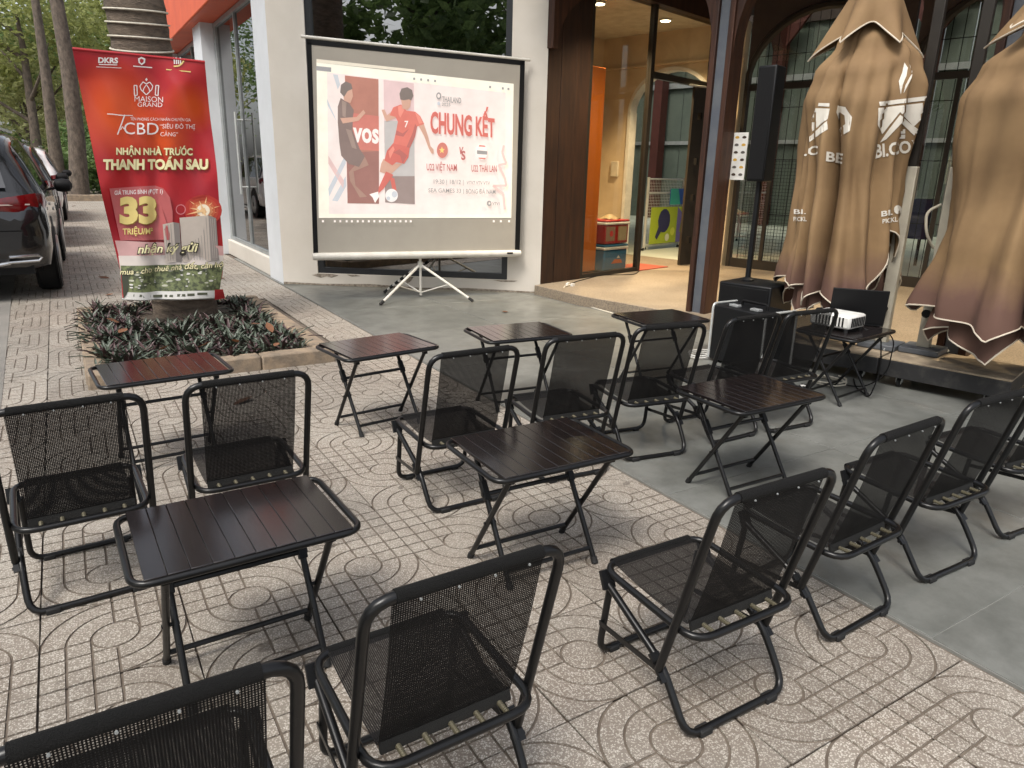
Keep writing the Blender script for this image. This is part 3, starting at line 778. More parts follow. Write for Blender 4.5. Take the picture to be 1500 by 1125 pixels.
# the projected picture, laid out from the picture itself (pixels of the enlarged photo detail)
def ip(x, y): return (460+x/4.326, 80+y/4.326)
EM = .34  # picture surfaces emit by themselves, standing in for the projector's light
def pm(name, c):
    k_ = 'projected_'+name
    c = tuple(x*.84+w_*.16 for x, w_ in zip(c, (.66, .59, .53)))
    if k_ not in M: M[k_] = mat(k_, c, .85, col2=tuple(x*.90 for x in c), scale=5, emit=EM)
    return M[k_]
PIC = spoly('projected_picture', pm('cream', (.80, .77, .64)), [ip(15, 50), ip(1265, 185), ip(1250, 1035), ip(30, 1035)], .002, scr)
_lay = [.0025]
def pp(name, col, pts, step=True):
    if step: _lay[0] += .00035
    return spoly(name, pm(*col) if isinstance(col, tuple) else col, [ip(*p) for p in pts], _lay[0], PIC)
def ptext(s, col, q4, bold=0.0, shear=0.0, name='lettering'):
    _lay[0] += .00035
    v2, fs = text2d(s, bold, shear); f = quadmap(q4)
    q = MB(); q.add([sp(*ip(*f(a, b)), _lay[0]) for a, b in v2], fs); return q.build(name, pm(*col), PIC, recalc=False)
def circ(cx, cy, rx, ry, n=24): return [(cx+rx*math.cos(2*math.pi*k/n), cy+ry*math.sin(2*math.pi*k/n)) for k in range(n)]
RED = ('red', (.50, .055, .035)); DRED = ('deep_red', (.33, .03, .03)); SKIN = ('skin', (.50, .26, .18)); GREY = ('grey', (.20, .20, .20)); PINKW = ('pale_pink', (.74, .64, .60))
pp('picture_field', PINKW, [(82, 112), (1215, 242), (1207, 1010), (95, 1008)])
pp('title_bar', ('bar', (.66, .60, .48)), [(15, 28), (640, 95), (640, 112), (15, 50)])
pp('browser_tab', ('tab', (.22, .22, .23)), [(14, 72), (108, 82), (108, 110), (14, 100)])
for k, (c, pts) in enumerate(((('pale_blue', (.45, .48, .52)), [(82, 280), (130, 390), (140, 420), (85, 320)]), (('rose', (.62, .42, .40)), [(90, 640), (190, 800), (185, 850), (90, 690)]), (('pale_blue', (.45, .48, .52)), [(90, 850), (200, 630), (200, 690), (95, 900)]), (('pale_blue', (.45, .48, .52)), [(115, 925), (200, 770), (205, 830), (150, 930)]), (('pale_blue', (.45, .48, .52)), [(120, 125), (150, 128), (165, 190), (150, 220)]))):
    pp('stripe', c, pts, k == 0)
pp('photo_panel', ('brown_red', (.34, .10, .06)), [(195, 132), (408, 156), (411, 945), (212, 942)])
pp('photo_band', ('bright_red', (.48, .10, .07)), [(240, 370), (410, 390), (411, 610), (243, 600)])
ptext('vos', ('washed_white', (.80, .72, .68)), rect(246, 460, 410, 555, 12), .03)
pp('photo_floor', ('dark_red', (.22, .06, .045)), [(208, 620), (411, 612), (411, 945), (212, 942)])
pp('photo_panel', ('mauve', (.60, .42, .42)), [(440, 160), (631, 182), (636, 560), (444, 560)])
pp('photo_panel', ('dusk_grey', (.40, .38, .37)), [(444, 420), (634, 420), (637, 770), (448, 770)])
pp('photo_floor', ('dusk_brown', (.20, .14, .13)), [(448, 770), (637, 770), (638, 948), (450, 936)])
# dark player
DK = ('dark_kit', (.13, .075, .065))
pp('player_leg', ('shade_skin', (.28, .14, .10)), [(270, 690), (318, 640), (346, 700), (300, 720), (250, 740), (262, 830), (335, 900), (290, 905), (228, 800), (220, 745)])
pp('player_kit', DK, [(168, 275), (222, 308), (252, 352), (245, 400), (243, 480), (290, 600), (322, 645), (285, 712), (218, 692), (172, 640), (160, 560), (150, 430), (150, 330)])
pp('player_arm', SKIN, [(165, 402), (268, 396), (312, 350), (326, 370), (282, 420), (182, 437)])
pp('player_face', SKIN, [(182, 240), (240, 215), (246, 265), (230, 308), (190, 292)])
pp('player_hair', ('hair', (.10, .07, .06)), [(165, 240), (170, 192), (200, 170), (235, 185), (243, 218), (212, 232), (190, 268)])
# red player
pp('player_leg', SKIN, [(440, 660), (500, 690), (560, 690), (480, 765), (415, 742), (425, 690)])
pp('player_sock', RED, [(455, 740), (502, 762), (440, 850), (405, 882), (410, 840)])
pp('player_sock', RED, [(478, 772), (508, 785), (522, 860), (495, 852)], False)
pp('player_shoe', ('washed_white', (.80, .72, .68)), [(350, 885), (405, 868), (412, 900), (386, 940), (370, 905)])
pp('player_arm', SKIN, [(695, 440), (722, 520), (737, 580), (756, 600), (758, 628), (742, 626), (724, 590), (698, 520), (662, 452)])
pp('player_arm', SKIN, [(500, 350), (520, 400), (458, 425), (440, 388), (427, 350), (446, 348), (462, 384)], False)
pp('player_shirt', ('shirt_red', (.55, .085, .055)), [(500, 335), (550, 316), (586, 356), (640, 362), (672, 390), (697, 440), (652, 456), (640, 520), (606, 592), (500, 570), (520, 480), (530, 425), (515, 395), (478, 385)])
pp('player_shorts', RED, [(500, 562), (606, 588), (597, 650), (570, 692), (520, 682), (495, 702), (445, 670), (460, 610)])
SHD = ('shirt_shade', (.36, .045, .035)); LIT = ('shirt_light', (.66, .17, .12))
pp('shirt_fold', SHD, [(606, 592), (640, 520), (652, 456), (640, 440), (622, 500), (585, 585)]); pp('shirt_fold', SHD, [(520, 480), (560, 500), (600, 470), (565, 520), (515, 510)], False); pp('shirt_fold', SHD, [(500, 620), (540, 600), (590, 640), (560, 690), (545, 640)], False)
pp('shirt_light', LIT, [(530, 330), (552, 322), (570, 352), (545, 400), (535, 380)]); pp('shirt_light', LIT, [(640, 368), (668, 392), (688, 432), (665, 440), (650, 400)], False); pp('shirt_light', LIT, [(470, 615), (500, 580), (510, 600), (480, 660)], False)
pp('kit_light', ('kit_light', (.24, .16, .13)), [(175, 290), (205, 306), (200, 400), (180, 390)]); pp('kit_light', ('kit_light', (.24, .16, .13)), [(200, 470), (235, 480), (270, 600), (240, 590)], False)
pp('player_face', SKIN, [(548, 278), (614, 285), (608, 332), (590, 352), (560, 342)])
pp('player_hair', ('hair', (.10, .07, .06)), [(540, 248), (553, 216), (590, 207), (620, 225), (628, 262), (614, 292), (600, 284), (566, 290), (546, 285)])
ptext('7', ('washed_white', (.80, .72, .68)), rect(572, 420, 596, 462), .02)
pp('ball', ('ball_white', (.72, .68, .66)), circ(490, 892, 40, 42)); pp('ball_patch', ('pale_blue', (.45, .48, .52)), circ(508, 885, 17, 20)); pp('ball_patch', ('pale_blue', (.45, .48, .52)), circ(470, 910, 12, 12), False)
# lettering
ptext('THAILAND', GREY, rect(810, 264, 930, 300, 10), .015)
ptext('2025', GREY, rect(808, 305, 862, 325, 3), .005)
pp('emblem', GREY, circ(788, 262, 16, 22)); pp('emblem', PINKW, circ(788, 262, 9, 13))
pp('emblem', ('pale_blue', (.45, .48, .52)), circ(788, 310, 10, 12), False)
ptext('CHUNG', RED, ((735, 358), (998, 385), (998, 520), (735, 500)), .035)
ptext('KẾT', RED, ((1022, 322), (1142, 338), (1142, 527), (1022, 515)), .035)
pp('flag_disc', ('bright_red', (.48, .10, .07)), circ(811, 606, 35, 49))
st = []
for k in range(10):
    rr_ = (19, 8)[k % 2]; st.append((808+rr_*math.sin(k*math.pi/5), 606-rr_*1.25*math.cos(k*math.pi/5)))
pp('flag_star', ('gold', (.80, .50, .10)), st)
ptext('V', DRED, rect(918, 585, 945, 632), .03, .2); ptext('S', DRED, rect(930, 610, 957, 668), .03)
pp('flag_disc', ('washed_white', (.80, .72, .68)), circ(1062, 618, 33, 49)); pp('flag_stripe', GREY, [(1029, 606), (1095, 612), (1094, 634), (1030, 630)])
pp('flag_stripe', ('shirt_red', (.55, .085, .055)), [(1040, 582), (1084, 585), (1080, 577), (1045, 573)], False); pp('flag_stripe', ('shirt_red', (.55, .085, .055)), [(1038, 652), (1086, 655), (1080, 663), (1046, 660)], False)
ptext('U22 VIỆT NAM', DRED, rect(711, 675, 902, 746, 4), .012)
ptext('U22 THÁI LAN', DRED, rect(995, 688, 1155, 742, 3), .012)
ptext('19:30 | 18/12 |', GREY, rect(756, 790, 944, 826, 4), .004)
ptext('VTV7 VTV VTV', GREY, rect(964, 800, 1112, 822, 4), .01)
ptext('SEA GAMES 33 |', GREY, rect(722, 846, 946, 880, 4), .004)
ptext('BÓNG ĐÁ NAM', GREY, rect(960, 843, 1146, 880, 3), .004)
pp('channel_logo', GREY, circ(1106, 942, 15, 17)); pp('channel_logo', PINKW, circ(1108, 942, 6, 7)); ptext('VTV1', GREY, rect(1126, 934, 1172, 953, 1), .02)
zz = [(1200, 575), (1188, 620), (1215, 690), (1165, 700), (1205, 780), (1215, 830), (1130, 830), (1195, 880), (1205, 980)]
for k in range(len(zz)-1):
    (x0, y0), (x1, y1) = zz[k], zz[k+1]; dx, dy = x1-x0, y1-y0; ln = math.hypot(dx, dy); nx, ny = -dy/ln*7, dx/ln*7
    pp('star_outline', ('rose', (.62, .42, .40)), [(x0+nx, y0+ny), (x1+nx, y1+ny), (x1-nx, y1-ny), (x0-nx, y0-ny)], k == 0)
for k, x in enumerate((55, 130, 165, 205, 238, 275, 308, 345, 380, 415, 447, 480, 512, 545, 580, 610, 1135, 1180, 1232)):
    pp('taskbar_icon', ('washed_white', (.80, .72, .68)), [(x-6, 1048), (x+6, 1048), (x+6, 1062), (x-6, 1062)], k == 0)
for k, x in enumerate((632, 676, 720, 764, 1112, 1192, 1228)):
    yy = 155+(x-632)*.108; pp('toolbar_icon', GREY, [(x-6, yy-8), (x+6, yy-7), (x+6, yy+7), (x-6, yy+6)], k == 0)

# ================================================================== PALM, PLANTER, BANNER
def mat_trunk(name, a, b, sc_):
    m, t, bs = _new(name); p = coords(t, 'obj')
    mp = t.nodes.new('ShaderNodeMapping'); mp.inputs['Scale'].default_value = (1, 1, sc_); L(t, p, mp.inputs[0])
    c = mixc(t, ramp(t, noise(t, mp.outputs[0], 9, 7, .7), .35, .68), a, b)
    L(t, c, bs.inputs['Base Color']); bs.inputs['Roughness'].default_value = .9
    bump(t, bs, noise(t, mp.outputs[0], 16, 6, .75), .9, .03)
    return m
M['palmbark'] = mat_trunk('palm_bark', (.20, .155, .115), (.075, .058, .045), 3.0)
M['bark'] = mat_trunk('dark_bark', (.16, .125, .095), (.045, .035, .027), .5)
PB, PT = Vector((-.11, 4.27, 0)), Vector((-.25, 4.27, 2.66))
palm = thing('palm_tree', 'thick ringed palm trunk rising from the planter behind the red banner', 'tree', (PB.x, PB.y, 0))
pr = []; pts = []; rad = []
for k in range(0, 161):
    z = -.1+k*.05; pts.append(((PT.x-PB.x)/2.66*z*(1 if z < 3 else 3/z), 0, z)); rr_ = .275 if z < .15 else (.225+.05*math.exp(-(z-.15)*4)); rad.append(rr_*(1-.006*max(z-2, 0)**1.5)+.006*(1 if k % 3 == 0 else -.3))
q = MB(); q.tube(pts, rad, 28); q.build('trunk', 'palmbark', palm, angle=60)
M['frond'] = mat('palm_frond', (.05, .09, .025), .5, col2=(.03, .055, .018))
topc = Vector(pts[-1])
for k in range(16):
    az = k*2.4; el = R(65-(k % 5)*22); q = MB(); spine = []
    for i in range(9):
        t_ = i/8; d_ = 3.1*t_; spine.append(topc+Vector((math.cos(az)*math.cos(el)*d_, math.sin(az)*math.cos(el)*d_, math.sin(el)*d_-1.5*t_*t_*1.2)))
    q.tube(spine, [.03*(1-.8*i/8) for i in range(9)], 5)
    sd_ = Vector((-math.sin(az), math.cos(az), 0))
    for i in range(1, 40):
        t_ = i/40*8; a0 = spine[int(t_)].lerp(spine[min(int(t_)+1, 8)], t_-int(t_))
        for s in (-1, 1):
            ln = .55*math.sin(math.pi*min(.95, .12+i/46)); e_ = a0+sd_*s*ln*.85+Vector((math.cos(az), math.sin(az), 0))*ln*.45+Vector((0, 0, -.35*ln)); w_ = Vector((math.cos(az), math.sin(az), 0))*.018
            q.add([a0-w_, a0+w_, e_], [(0, 1, 2)])
    q.build('frond', 'frond', palm, recalc=False)
def ring(z, r_, tilt, ph=0.0, n=28, cx=0.0):
    c_ = Vector((-.11-.0526*z, 4.27, z))
    return [c_+Vector((math.cos(2*math.pi*k/n)*r_, math.sin(2*math.pi*k/n)*r_, tilt*math.sin(2*math.pi*k/n+ph))) for k in range(n)]
rope = MB()
for y_, tl in ((8, .03), (27, .035), (48, .03), (66, .05)):
    z = onplane(200, y_, Vector((0, 4.03, 0)), Vector((0, 1, 0))).z
    rope.tube(ring(z, .236, tl, .3), .008, 6, closed=True)
o = rope.build('rope', 'rope'); tag(o, 'pale rope wound four times round the palm trunk above the banner', 'rope')
rope = MB(); rope.tube(ring(.27, .29, .03, 1.6), .008, 6, closed=True); o = rope.build('rope', 'rope'); tag(o, 'pale rope tied round the palm foot below the banner', 'rope')
# planter bed
PLB = thing('planter_bed', 'square planting bed with worn concrete kerb round the palm', 'planter', (-.17, 3.7, 0))
def off_(mb, name, m, **k):
    o_ = mb.build(name, m, PLB, **k); o_.location = (.17, -3.7, 0); return o_
x0, x1, y0, y1 = -.98, .64, 2.25, 4.85
q = MB(); q.box2((x0+.1, y0+.1, -.2), (x1-.1, y1-.1, .075)); off_(q, 'soil', 'soil')
rk = random.Random(5)
def kerb(ax, bx, ay, by, n, along):
    for k in range(n):
        q = MB(); z1 = .10+rk.uniform(-.006, .006); e_ = rk.uniform(-.006, .006)
        if along == 'x': q.box2((ax+(bx-ax)*k/n+.003, ay+e_, -.2), (ax+(bx-ax)*(k+1)/n-.003, by+e_, z1))
        else: q.box2((ax+e_, ay+(by-ay)*k/n+.003, -.2), (bx+e_, ay+(by-ay)*(k+1)/n-.003, z1))
        off_(q, 'kerb_stone', 'kerb', bev=.014)
kerb(x0, x1, y0, y0+.13, 3, 'x'); kerb(x0, x1, y1-.13, y1, 3, 'x'); kerb(x0, x0+.13, y0+.135, y1-.135, 4, 'y'); kerb(x1-.13, x1, y0+.135, y1-.135, 4, 'y')
M['leafg'] = mat('dark_green_blade', (.038, .055, .034), .45, col2=(.085, .105, .075), scale=20, co='pos')
M['leafp'] = mat('purple_blade', (.050, .022, .026), .5, col2=(.085, .045, .042), scale=20, co='pos')
rp = random.Random(9); lv = MB(); lmi = []
for k in range(560):
    x, y = rp.uniform(x0+.06, x1-.17), rp.uniform(y0+.15, y1-.15)
    if (Vector((x, y))-Vector((-.11, 4.27))).length < .40 or (abs(x+.11) < .36 and 3.75 < y < 4.27): continue
    nl = rp.randint(6, 14); zb = .06
    for i in range(nl):
        az = rp.uniform(0, 6.283); ln = rp.uniform(.10, .21)*(.7+.6*math.sin(x*7+y*5)**2); el = R(rp.uniform(12, 72)); w_ = rp.uniform(.007, .013)
        dr_ = Vector((math.cos(az), math.sin(az), 0)); sd_ = Vector((-math.sin(az), math.cos(az), 0)); p0 = Vector((x, y, zb)); vv = []
        for j in range(4):
            t_ = j/3; c_ = p0+dr_*(math.cos(el)*ln*t_)+Vector((0, 0, math.sin(el)*ln*t_-.35*ln*t_*t_)); ww = w_*(1.0, 1.15, .8, .03)[j]
            vv += [c_-sd_*ww+Vector((0, 0, .006)), c_, c_+sd_*ww+Vector((0, 0, .006))]
        fs = []
        for j in range(3):
            for s in (0, 1): fs.append((j*3+s, j*3+s+1, j*3+s+4, j*3+s+3))
        lv.add(vv, fs); lmi += [1 if rp.random() < .36 else 0]*6
me = lv.mesh('bed_plants', ['leafg', 'leafp'], 180, lmi); o = link('bed_plants', me); stuff(o, 'low dark green and purple blade-leaved plants filling the planting bed', 'plants')
# fallen leaves
lf = MB(); nn = 8
prof = [(-.5, 0), (-.3, .16), (0, .24), (.28, .17), (.5, 0), (.28, -.17), (0, -.24), (-.3, -.16)]
lf.add([(0, 0, .0)]+[(a, b, .10*abs(b)*4*.5+.05*a*a+.02) for a, b in prof], [(0, i+1, (i+1) % 8+1) for i in range(8)])
lfm = lf.mesh('fallen_leaf', 'dead', 60)
spots = [(152, 407, 0), (160, 432, 0), (112, 340, 0), (118, 315, 0), (352, 375, 0), (325, 408, 0), (740, 457, 0), (356, 588, 0), (108, 302, 0), (126, 307, 0)]
LSP = ['beside the black car wheel', 'between the car and the planting bed', 'far off near the grey car', 'on the pavement near the distant kerb', 'by the shop plinth', 'below the shop window pane', 'on the grey concrete before the porch step', 'between the planting bed and the second chair', 'right against the distant kerb', 'on distant paving left of the banner']
LSB = ['at the right corner of the kerb', 'near the right end of the plants', 'at the left end of the plants', 'in the front middle of the plants', 'by the front kerb, right of the middle', 'by the front kerb below the trunk', 'on top of the right plants', 'farthest left on the plants']
for k, (x, y, z) in enumerate(spots):
    o = link('fallen_leaf', lfm); o.location = gr(x, y, .006); s = rp.uniform(.09, .16); o.scale = (s, s, s); o.rotation_euler = (rp.uniform(-.2, .2), rp.uniform(-.2, .2), rp.uniform(0, 6))
    tag(o, 'dry brown leaf '+LSP[k], 'leaf', 'dry leaves on the pavement')
for k, (x, y) in enumerate(((405, 505), (375, 475), (180, 485), (300, 505), (345, 500), (240, 510), (395, 480), (165, 470))):
    o = link('fallen_leaf', lfm); o.location = gr(x, y, .20); s = rp.uniform(.08, .13); o.scale = (s, s, s); o.rotation_euler = (rp.uniform(-.6, .6), rp.uniform(-.6, .6), rp.uniform(0, 6))
    tag(o, 'dry orange-brown leaf '+LSB[k], 'leaf', 'dry leaves on the bed')
# banner
BQ = Vector((-.27, 3.95, 0)); BN = Vector((0, 1, 0))
ban = thing('advertising_banner', 'tall red advertising banner with gold lettering tied to the palm', 'banner', BQ)
def bfold(X, Z):
    s = .020*math.sin(5.5*X+2.2*Z+.8)+.010*math.sin(13*X-4*Z)+.006*math.sin(23*X+9*Z)
    s += .014*abs(math.sin(4.1*X-3.3*Z+.4))-.012*abs(math.sin(2.7*X+5.1*Z))*max(0, min(1, (1.3-Z)))
    s += .03*math.exp(-((X+.27-.12*(Z-1.2))/.06)**2)*max(0, min(1, (2.2-Z)/1.2))
    if Z < .62: s -= .045*((.62-Z)/.34)**2*math.sin((X+.7)*4.2)
    return 1.45*s*min(1, (2.25-Z)/.25+.1)
def bp(px, py, off=0.0):
    p = onplane(px, py, BQ, BN); return Vector((p.x-BQ.x, bfold(p.x, p.z)-off, p.z))
def lerp_poly(pts, b):
    for k in range(len(pts)-1):
        if b <= pts[k+1][2]:
            t_ = (b-pts[k][2])/(pts[k+1][2]-pts[k][2]); return (pts[k][0]+(pts[k+1][0]-pts[k][0])*t_, pts[k][1]+(pts[k+1][1]-pts[k][1])*t_)
    return pts[-1][:2]
LE = [(106, 71, 0), (150, 290, .6), (177, 400, .92), (179, 437, 1.0)]; RE = [(300, 91, 0), (312, 200, .33), (328, 380, .85), (327, 405, .92), (317, 437, 1.0)]
def bs(a, b):
    l, r_ = lerp_poly(LE, b), lerp_poly(RE, b); return (l[0]*(1-a)+r_[0]*a, l[1]*(1-a)+r_[1]*a)
def mat_banner():
    m, t, b = _new('printed_red_vinyl'); p = coords(t, 'obj')
    def blob(c, r_):
        d = t.nodes.new('ShaderNodeVectorMath'); d.operation = 'DISTANCE'; L(t, p, d.inputs[0]); d.inputs[1].default_value = c; return ramp(t, d.outputs['Value'], r_, r_*.25)
    c = mixc(t, ramp(t, noise(t, p, 2.2, 2), .4, .7), (.44, .016, .020), (.33, .010, .022))
    for cc, rr_ in (((-.22, 0, 1.78), .42), ((.10, 0, 1.60), .24), ((.32, 0, 1.85), .22)): c = mixc(t, blob(cc, rr_), c, (.62, .075, .012))
    L(t, c, b.inputs['Base Color']); b.inputs['Roughness'].default_value = .38
    return m
M['vinyl'] = mat_banner()
q = MB(); q.grid(41, 61, lambda a, b: bp(*bs(a, b))); VIN = q.build('vinyl_sheet', 'vinyl', ban, angle=80, recalc=False)
q = MB(); q.tube([bp(*bs(k/14, 0))+Vector((0, .004, 0)) for k in range(15)], .012, 8); q.build('top_rod', 'vinyl', ban)
q = MB(); q.tube([bp(*bs(k/14, 1))+Vector((0, .004, 0)) for k in range(15)], .010, 8); q.build('bottom_rod', 'white', ban)
_bl = [.002]
def bm_(name, c): return flat('print_'+name, c, 0, .45)
def bgrid(name, m, q4, nu=16, nv=8, clip=None):
    _bl[0] += .0006; f = quadmap(q4); q = MB(); q.grid(nu, nv, lambda a, b: bp(*f(a, b), _bl[0])); return q.build(name, m, VIN, angle=80, recalc=False)
def bpoly(name, m, pts, step=True):
    if step: _bl[0] += .0006
    q = MB(); q.add([bp(x, y, _bl[0]) for x, y in pts], [tuple(range(len(pts)))]); return q.build(name, m, VIN, recalc=False)
def btext(s, m, q4, bold=0.0, shear=0.0, cuts=24):
    _bl[0] += .0006; v2, fs = text2d(s, bold, shear, cuts); f = quadmap(q4); q = MB(); q.add([bp(*f(a, b), _bl[0]) for a, b in v2], fs); return q.build('lettering', m, VIN, recalc=False)
def stroke(name, m, pts, w_):
    _bl[0] += .0003
    q = MB()
    for k in range(len(pts)-1):
        (ax, ay), (bx, by) = pts[k], pts[k+1]; ln = math.hypot(bx-ax, by-ay) or 1; nx, ny = -(by-ay)/ln*w_/2, (bx-ax)/ln*w_/2
        q.add([bp(ax+nx, ay+ny, _bl[0]), bp(bx+nx, by+ny, _bl[0]), bp(bx-nx, by-ny, _bl[0]), bp(ax-nx, ay-ny, _bl[0])], [(0, 1, 2, 3)])
    return q.build(name, m, VIN, recalc=False)
WH = bm_('white', (.80, .76, .74)); GD = bm_('gold', (.78, .62, .22)); PG = bm_('pale_gold', (.85, .78, .45))
btext('DKRS', WH, rect(144, 83.5, 173, 92, 1), .04); stroke('logo_line', WH, [(145, 94), (172, 95)], 1.3); stroke('logo_line', WH, [(141, 97.5), (178, 99.5)], .8)
bpoly('crest', WH, [(202, 86), (207, 83), (213, 86), (212.5, 92), (207.5, 95.5), (203, 92)]); bpoly('crest_field', M['vinyl'], [(204.5, 87.5), (207, 86), (210.5, 87.5), (210, 91), (207.3, 93), (205, 91)]); stroke('logo_line', WH, [(195, 97), (223, 99)], 1.6)
for k in range(4): bpoly('tower_mark', WH, [(254+k*3, 85.5-k % 2*1.5), (255.8+k*3, 85.7-k % 2*1.5), (256.2+k*3, 94), (254.4+k*3, 94)], k == 0)
stroke('swoosh', GD, [(254, 97.5), (261, 97), (266, 93.5), (269, 89)], 2.2); stroke('logo_line', GD, [(243, 102), (279, 105.5)], 1.6)
cx_, cy_ = 214.5, 129
for s in (-1, 1):
    stroke('lotus', WH, [(cx_+s*0, cy_-6), (cx_+s*5, cy_-9), (cx_+s*9.5, cy_-3), (cx_+s*8, cy_+2), (cx_+s*4, cy_+6), (cx_, cy_+10)], 1.4)
    stroke('lotus', WH, [(cx_+s*18, cy_-4), (cx_+s*17, cy_+11), (cx_+s*13, cy_+10), (cx_+s*14, cy_-4), (cx_+s*18, cy_-4)], 1.4)
    stroke('lotus', WH, [(cx_, cy_-5), (cx_+s*3.5, cy_), (cx_+s*5, cy_+5)], 1.2)
bpoly('lotus', WH, [(cx_-2, cy_-12.5), (cx_, cy_-15), (cx_+2, cy_-12.5), (cx_, cy_-10)])
btext('MAISON', WH, rect(197.5, 140.5, 238.5, 148.5, 1.5), -.004); btext('GRAND', WH, rect(202, 149.5, 237.5, 156, 1), -.004)
stroke('script_letter', WH, [(157, 166.5), (166, 167.2), (180, 169), (195, 169)], 1.3); stroke('script_letter', WH, [(183, 168), (178, 182), (172.5, 197)], 1.8); stroke('script_letter', WH, [(177, 190), (180, 185), (182, 189), (185, 185)], 1.0)
btext('CBD', WH, rect(182, 179, 232.5, 196.5, 1), .0); btext('TÊN PHONG CÁCH NHÂN CHUYÊN GIA', WH, rect(191.5, 170.5, 278.5, 176, 2.2), -.004); btext('“SIÊU ĐÔ THỊ', WH, rect(234, 180, 285, 190, 1), -.002); btext('CẢNG”', WH, rect(235, 191.5, 260, 199.5, .5), -.002)
SH_ = bm_('ochre_shadow', (.30, .16, .03))
for d_, m_ in ((.9, SH_), (0, PG)):
    btext('NHẬN NHÀ TRƯỚC', m_, rect(170.5+d_, 212.5+d_, 282+d_, 229.5+d_, 1), .035)
    btext('THANH TOÁN SAU', m_, rect(151+d_, 229.5+d_, 304+d_, 249+d_, -.5), .05)
bgrid('price_panel', bm_('rose_panel', (.50, .12, .12)), ((160, 276), (228, 272), (252, 352), (176, 352)))
bpoly('price_panel', bm_('rose_panel', (.50, .12, .12)), [(228, 272), (240, 276), (249, 289), (253, 310), (254, 352), (250, 352)], False)
bgrid('mist', bm_('pale_mist', (.62, .36, .34)), ((168, 352), (326, 360), (327, 376), (174, 376)))
bgrid('mist', bm_('white_mist', (.72, .64, .58)), ((173, 374), (327, 374), (328, 396), (176, 396)))
for k, (rr_, cc) in enumerate(((27, (.47, .035, .025)), (22, (.52, .07, .035)), (17, (.60, .14, .06)), (13, (.70, .26, .12)), (10, (.82, .45, .24)))): bpoly('sun_glow', bm_('glow_%d' % k, cc), circ(297, 308, rr_, rr_*.85))
for k in range(12):
    a = k*math.pi/6+.2; bpoly('sun_ray', bm_('glow_yellow', (.85, .55, .28)), [(297+2*math.sin(a), 308-2*math.cos(a)), (297+(20+6*(k % 2))*math.cos(a), 308+(16+5*(k % 2))*math.sin(a)), (297-2*math.sin(a), 308+2*math.cos(a))], k == 0)
bpoly('sun_disc', bm_('glow_white', (.92, .80, .62)), circ(297, 308, 9, 9)); 
stroke('lens_ring', bm_('pink_ring', (.62, .20, .22)), [(265+7*math.cos(a*.524), 307+7*math.sin(a*.524)) for a in range(13)], 1.4)
TW = [bm_('tower_pale', (.62, .54, .47)), bm_('tower_shade', (.32, .28, .26))]
bpoly('tower', TW[0], [(239, 329), (254, 325.5), (259, 384), (243, 386)]); bpoly('tower', TW[1], [(254, 325.5), (263, 327), (267, 384), (259, 384)])
bpoly('tower', TW[0], [(263, 319), (304, 315), (309, 382), (269, 385)]); bpoly('tower', TW[1], [(304, 315), (315, 319), (320.5, 380), (309, 382)])
for k in range(9):
    x = 267+k*4.2; stroke('window_column', TW[1], [(x, 320.5-k*.35), (x+5.2, 381)], .9 if k % 2 else .5)
for k in range(3): stroke('window_column', TW[1], [(242.5+k*3.8, 330-k*.8), (246.5+k*3.8, 382)], .7)
for k in range(3): stroke('window_column', TW[0], [(307+k*2.7, 320), (312+k*2.7, 378)], .5)
M['print_park_green'] = mat('print_park_green', (.20, .23, .10), .45, col2=(.06, .07, .035), scale=26, lo=.42, hi=.6)
GN = [bm_('park_green', (.16, .20, .06)), bm_('park_dark', (.08, .085, .05)), bm_('park_pale', (.52, .52, .40)), bm_('road_white', (.70, .68, .64))]
bgrid('park', GN[0], ((176, 388), (327, 388), (322, 426), (180, 427)))
for g_ in (1, 2, 3):
    _bl[0] += .0006; q = MB()
    for k in range(26):
        x, y = rp.uniform(184, 318), rp.uniform(391, 420); w_ = rp.uniform(1.2, 4.5); c_ = [bp(px, py, _bl[0]) for px, py in circ(x, y, w_, w_*.4, 7)]; q.add(c_, [tuple(range(7))])
    o = q.build('park_patches', GN[g_], VIN, recalc=False); o['kind'] = 'stuff'
bgrid('foot_strip', bm_('strip_white', (.68, .66, .62)), ((181, 426), (321, 425), (317, 436), (180, 436.5)))
for a_, b_, yy in ((194, 206, 430.5), (208, 219, 431.5), (223, 237, 432), (240, 252, 432), (258, 270, 431), (273, 284, 430.5), (288, 303, 429.5)): stroke('strip_mark', GN[1], [(a_, yy), (b_, yy)], 3.4)
bpoly('left_fold', bm_('dark_fold', (.05, .055, .035)), [(177, 398), (192, 392), (186, 425), (180, 436)])
bgrid('loose_corner', M['vinyl'], ((314, 424), (327, 424), (331, 438), (314, 439)), 4, 4)
btext('GIÁ TRUNG BÌNH (ĐỢT 1)', WH, rect(167.5, 277.5, 238.5, 287.5, -2), .015)
for d_, m_ in ((1.2, SH_), (0, GD)):
    btext('33', m_, rect(175+d_, 288+d_, 230+d_, 329+d_, -1), .06); btext('TRIỆU/M²', m_, rect(179.5+d_*.6, 331.5+d_*.6, 224+d_*.6, 346+d_*.6, -1), .02)
BK = bm_('outline_black', (.03, .025, .02))
btext('nhận ký gửi', BK, rect(199.5, 355.5, 291.5, 376.5, -2), .06, .25); btext('nhận ký gửi', PG, rect(201, 357, 290, 374.5, -2), .02, .25)
q4 = ((174.5, 390.5), (326.5, 380.5), (327, 393), (175, 403.5)); btext('mua - cho thuê nhà đất, căn hộ', BK, q4, .055, .25, 40); btext('mua - cho thuê nhà đất, căn hộ', PG, q4, .012, .25, 40)
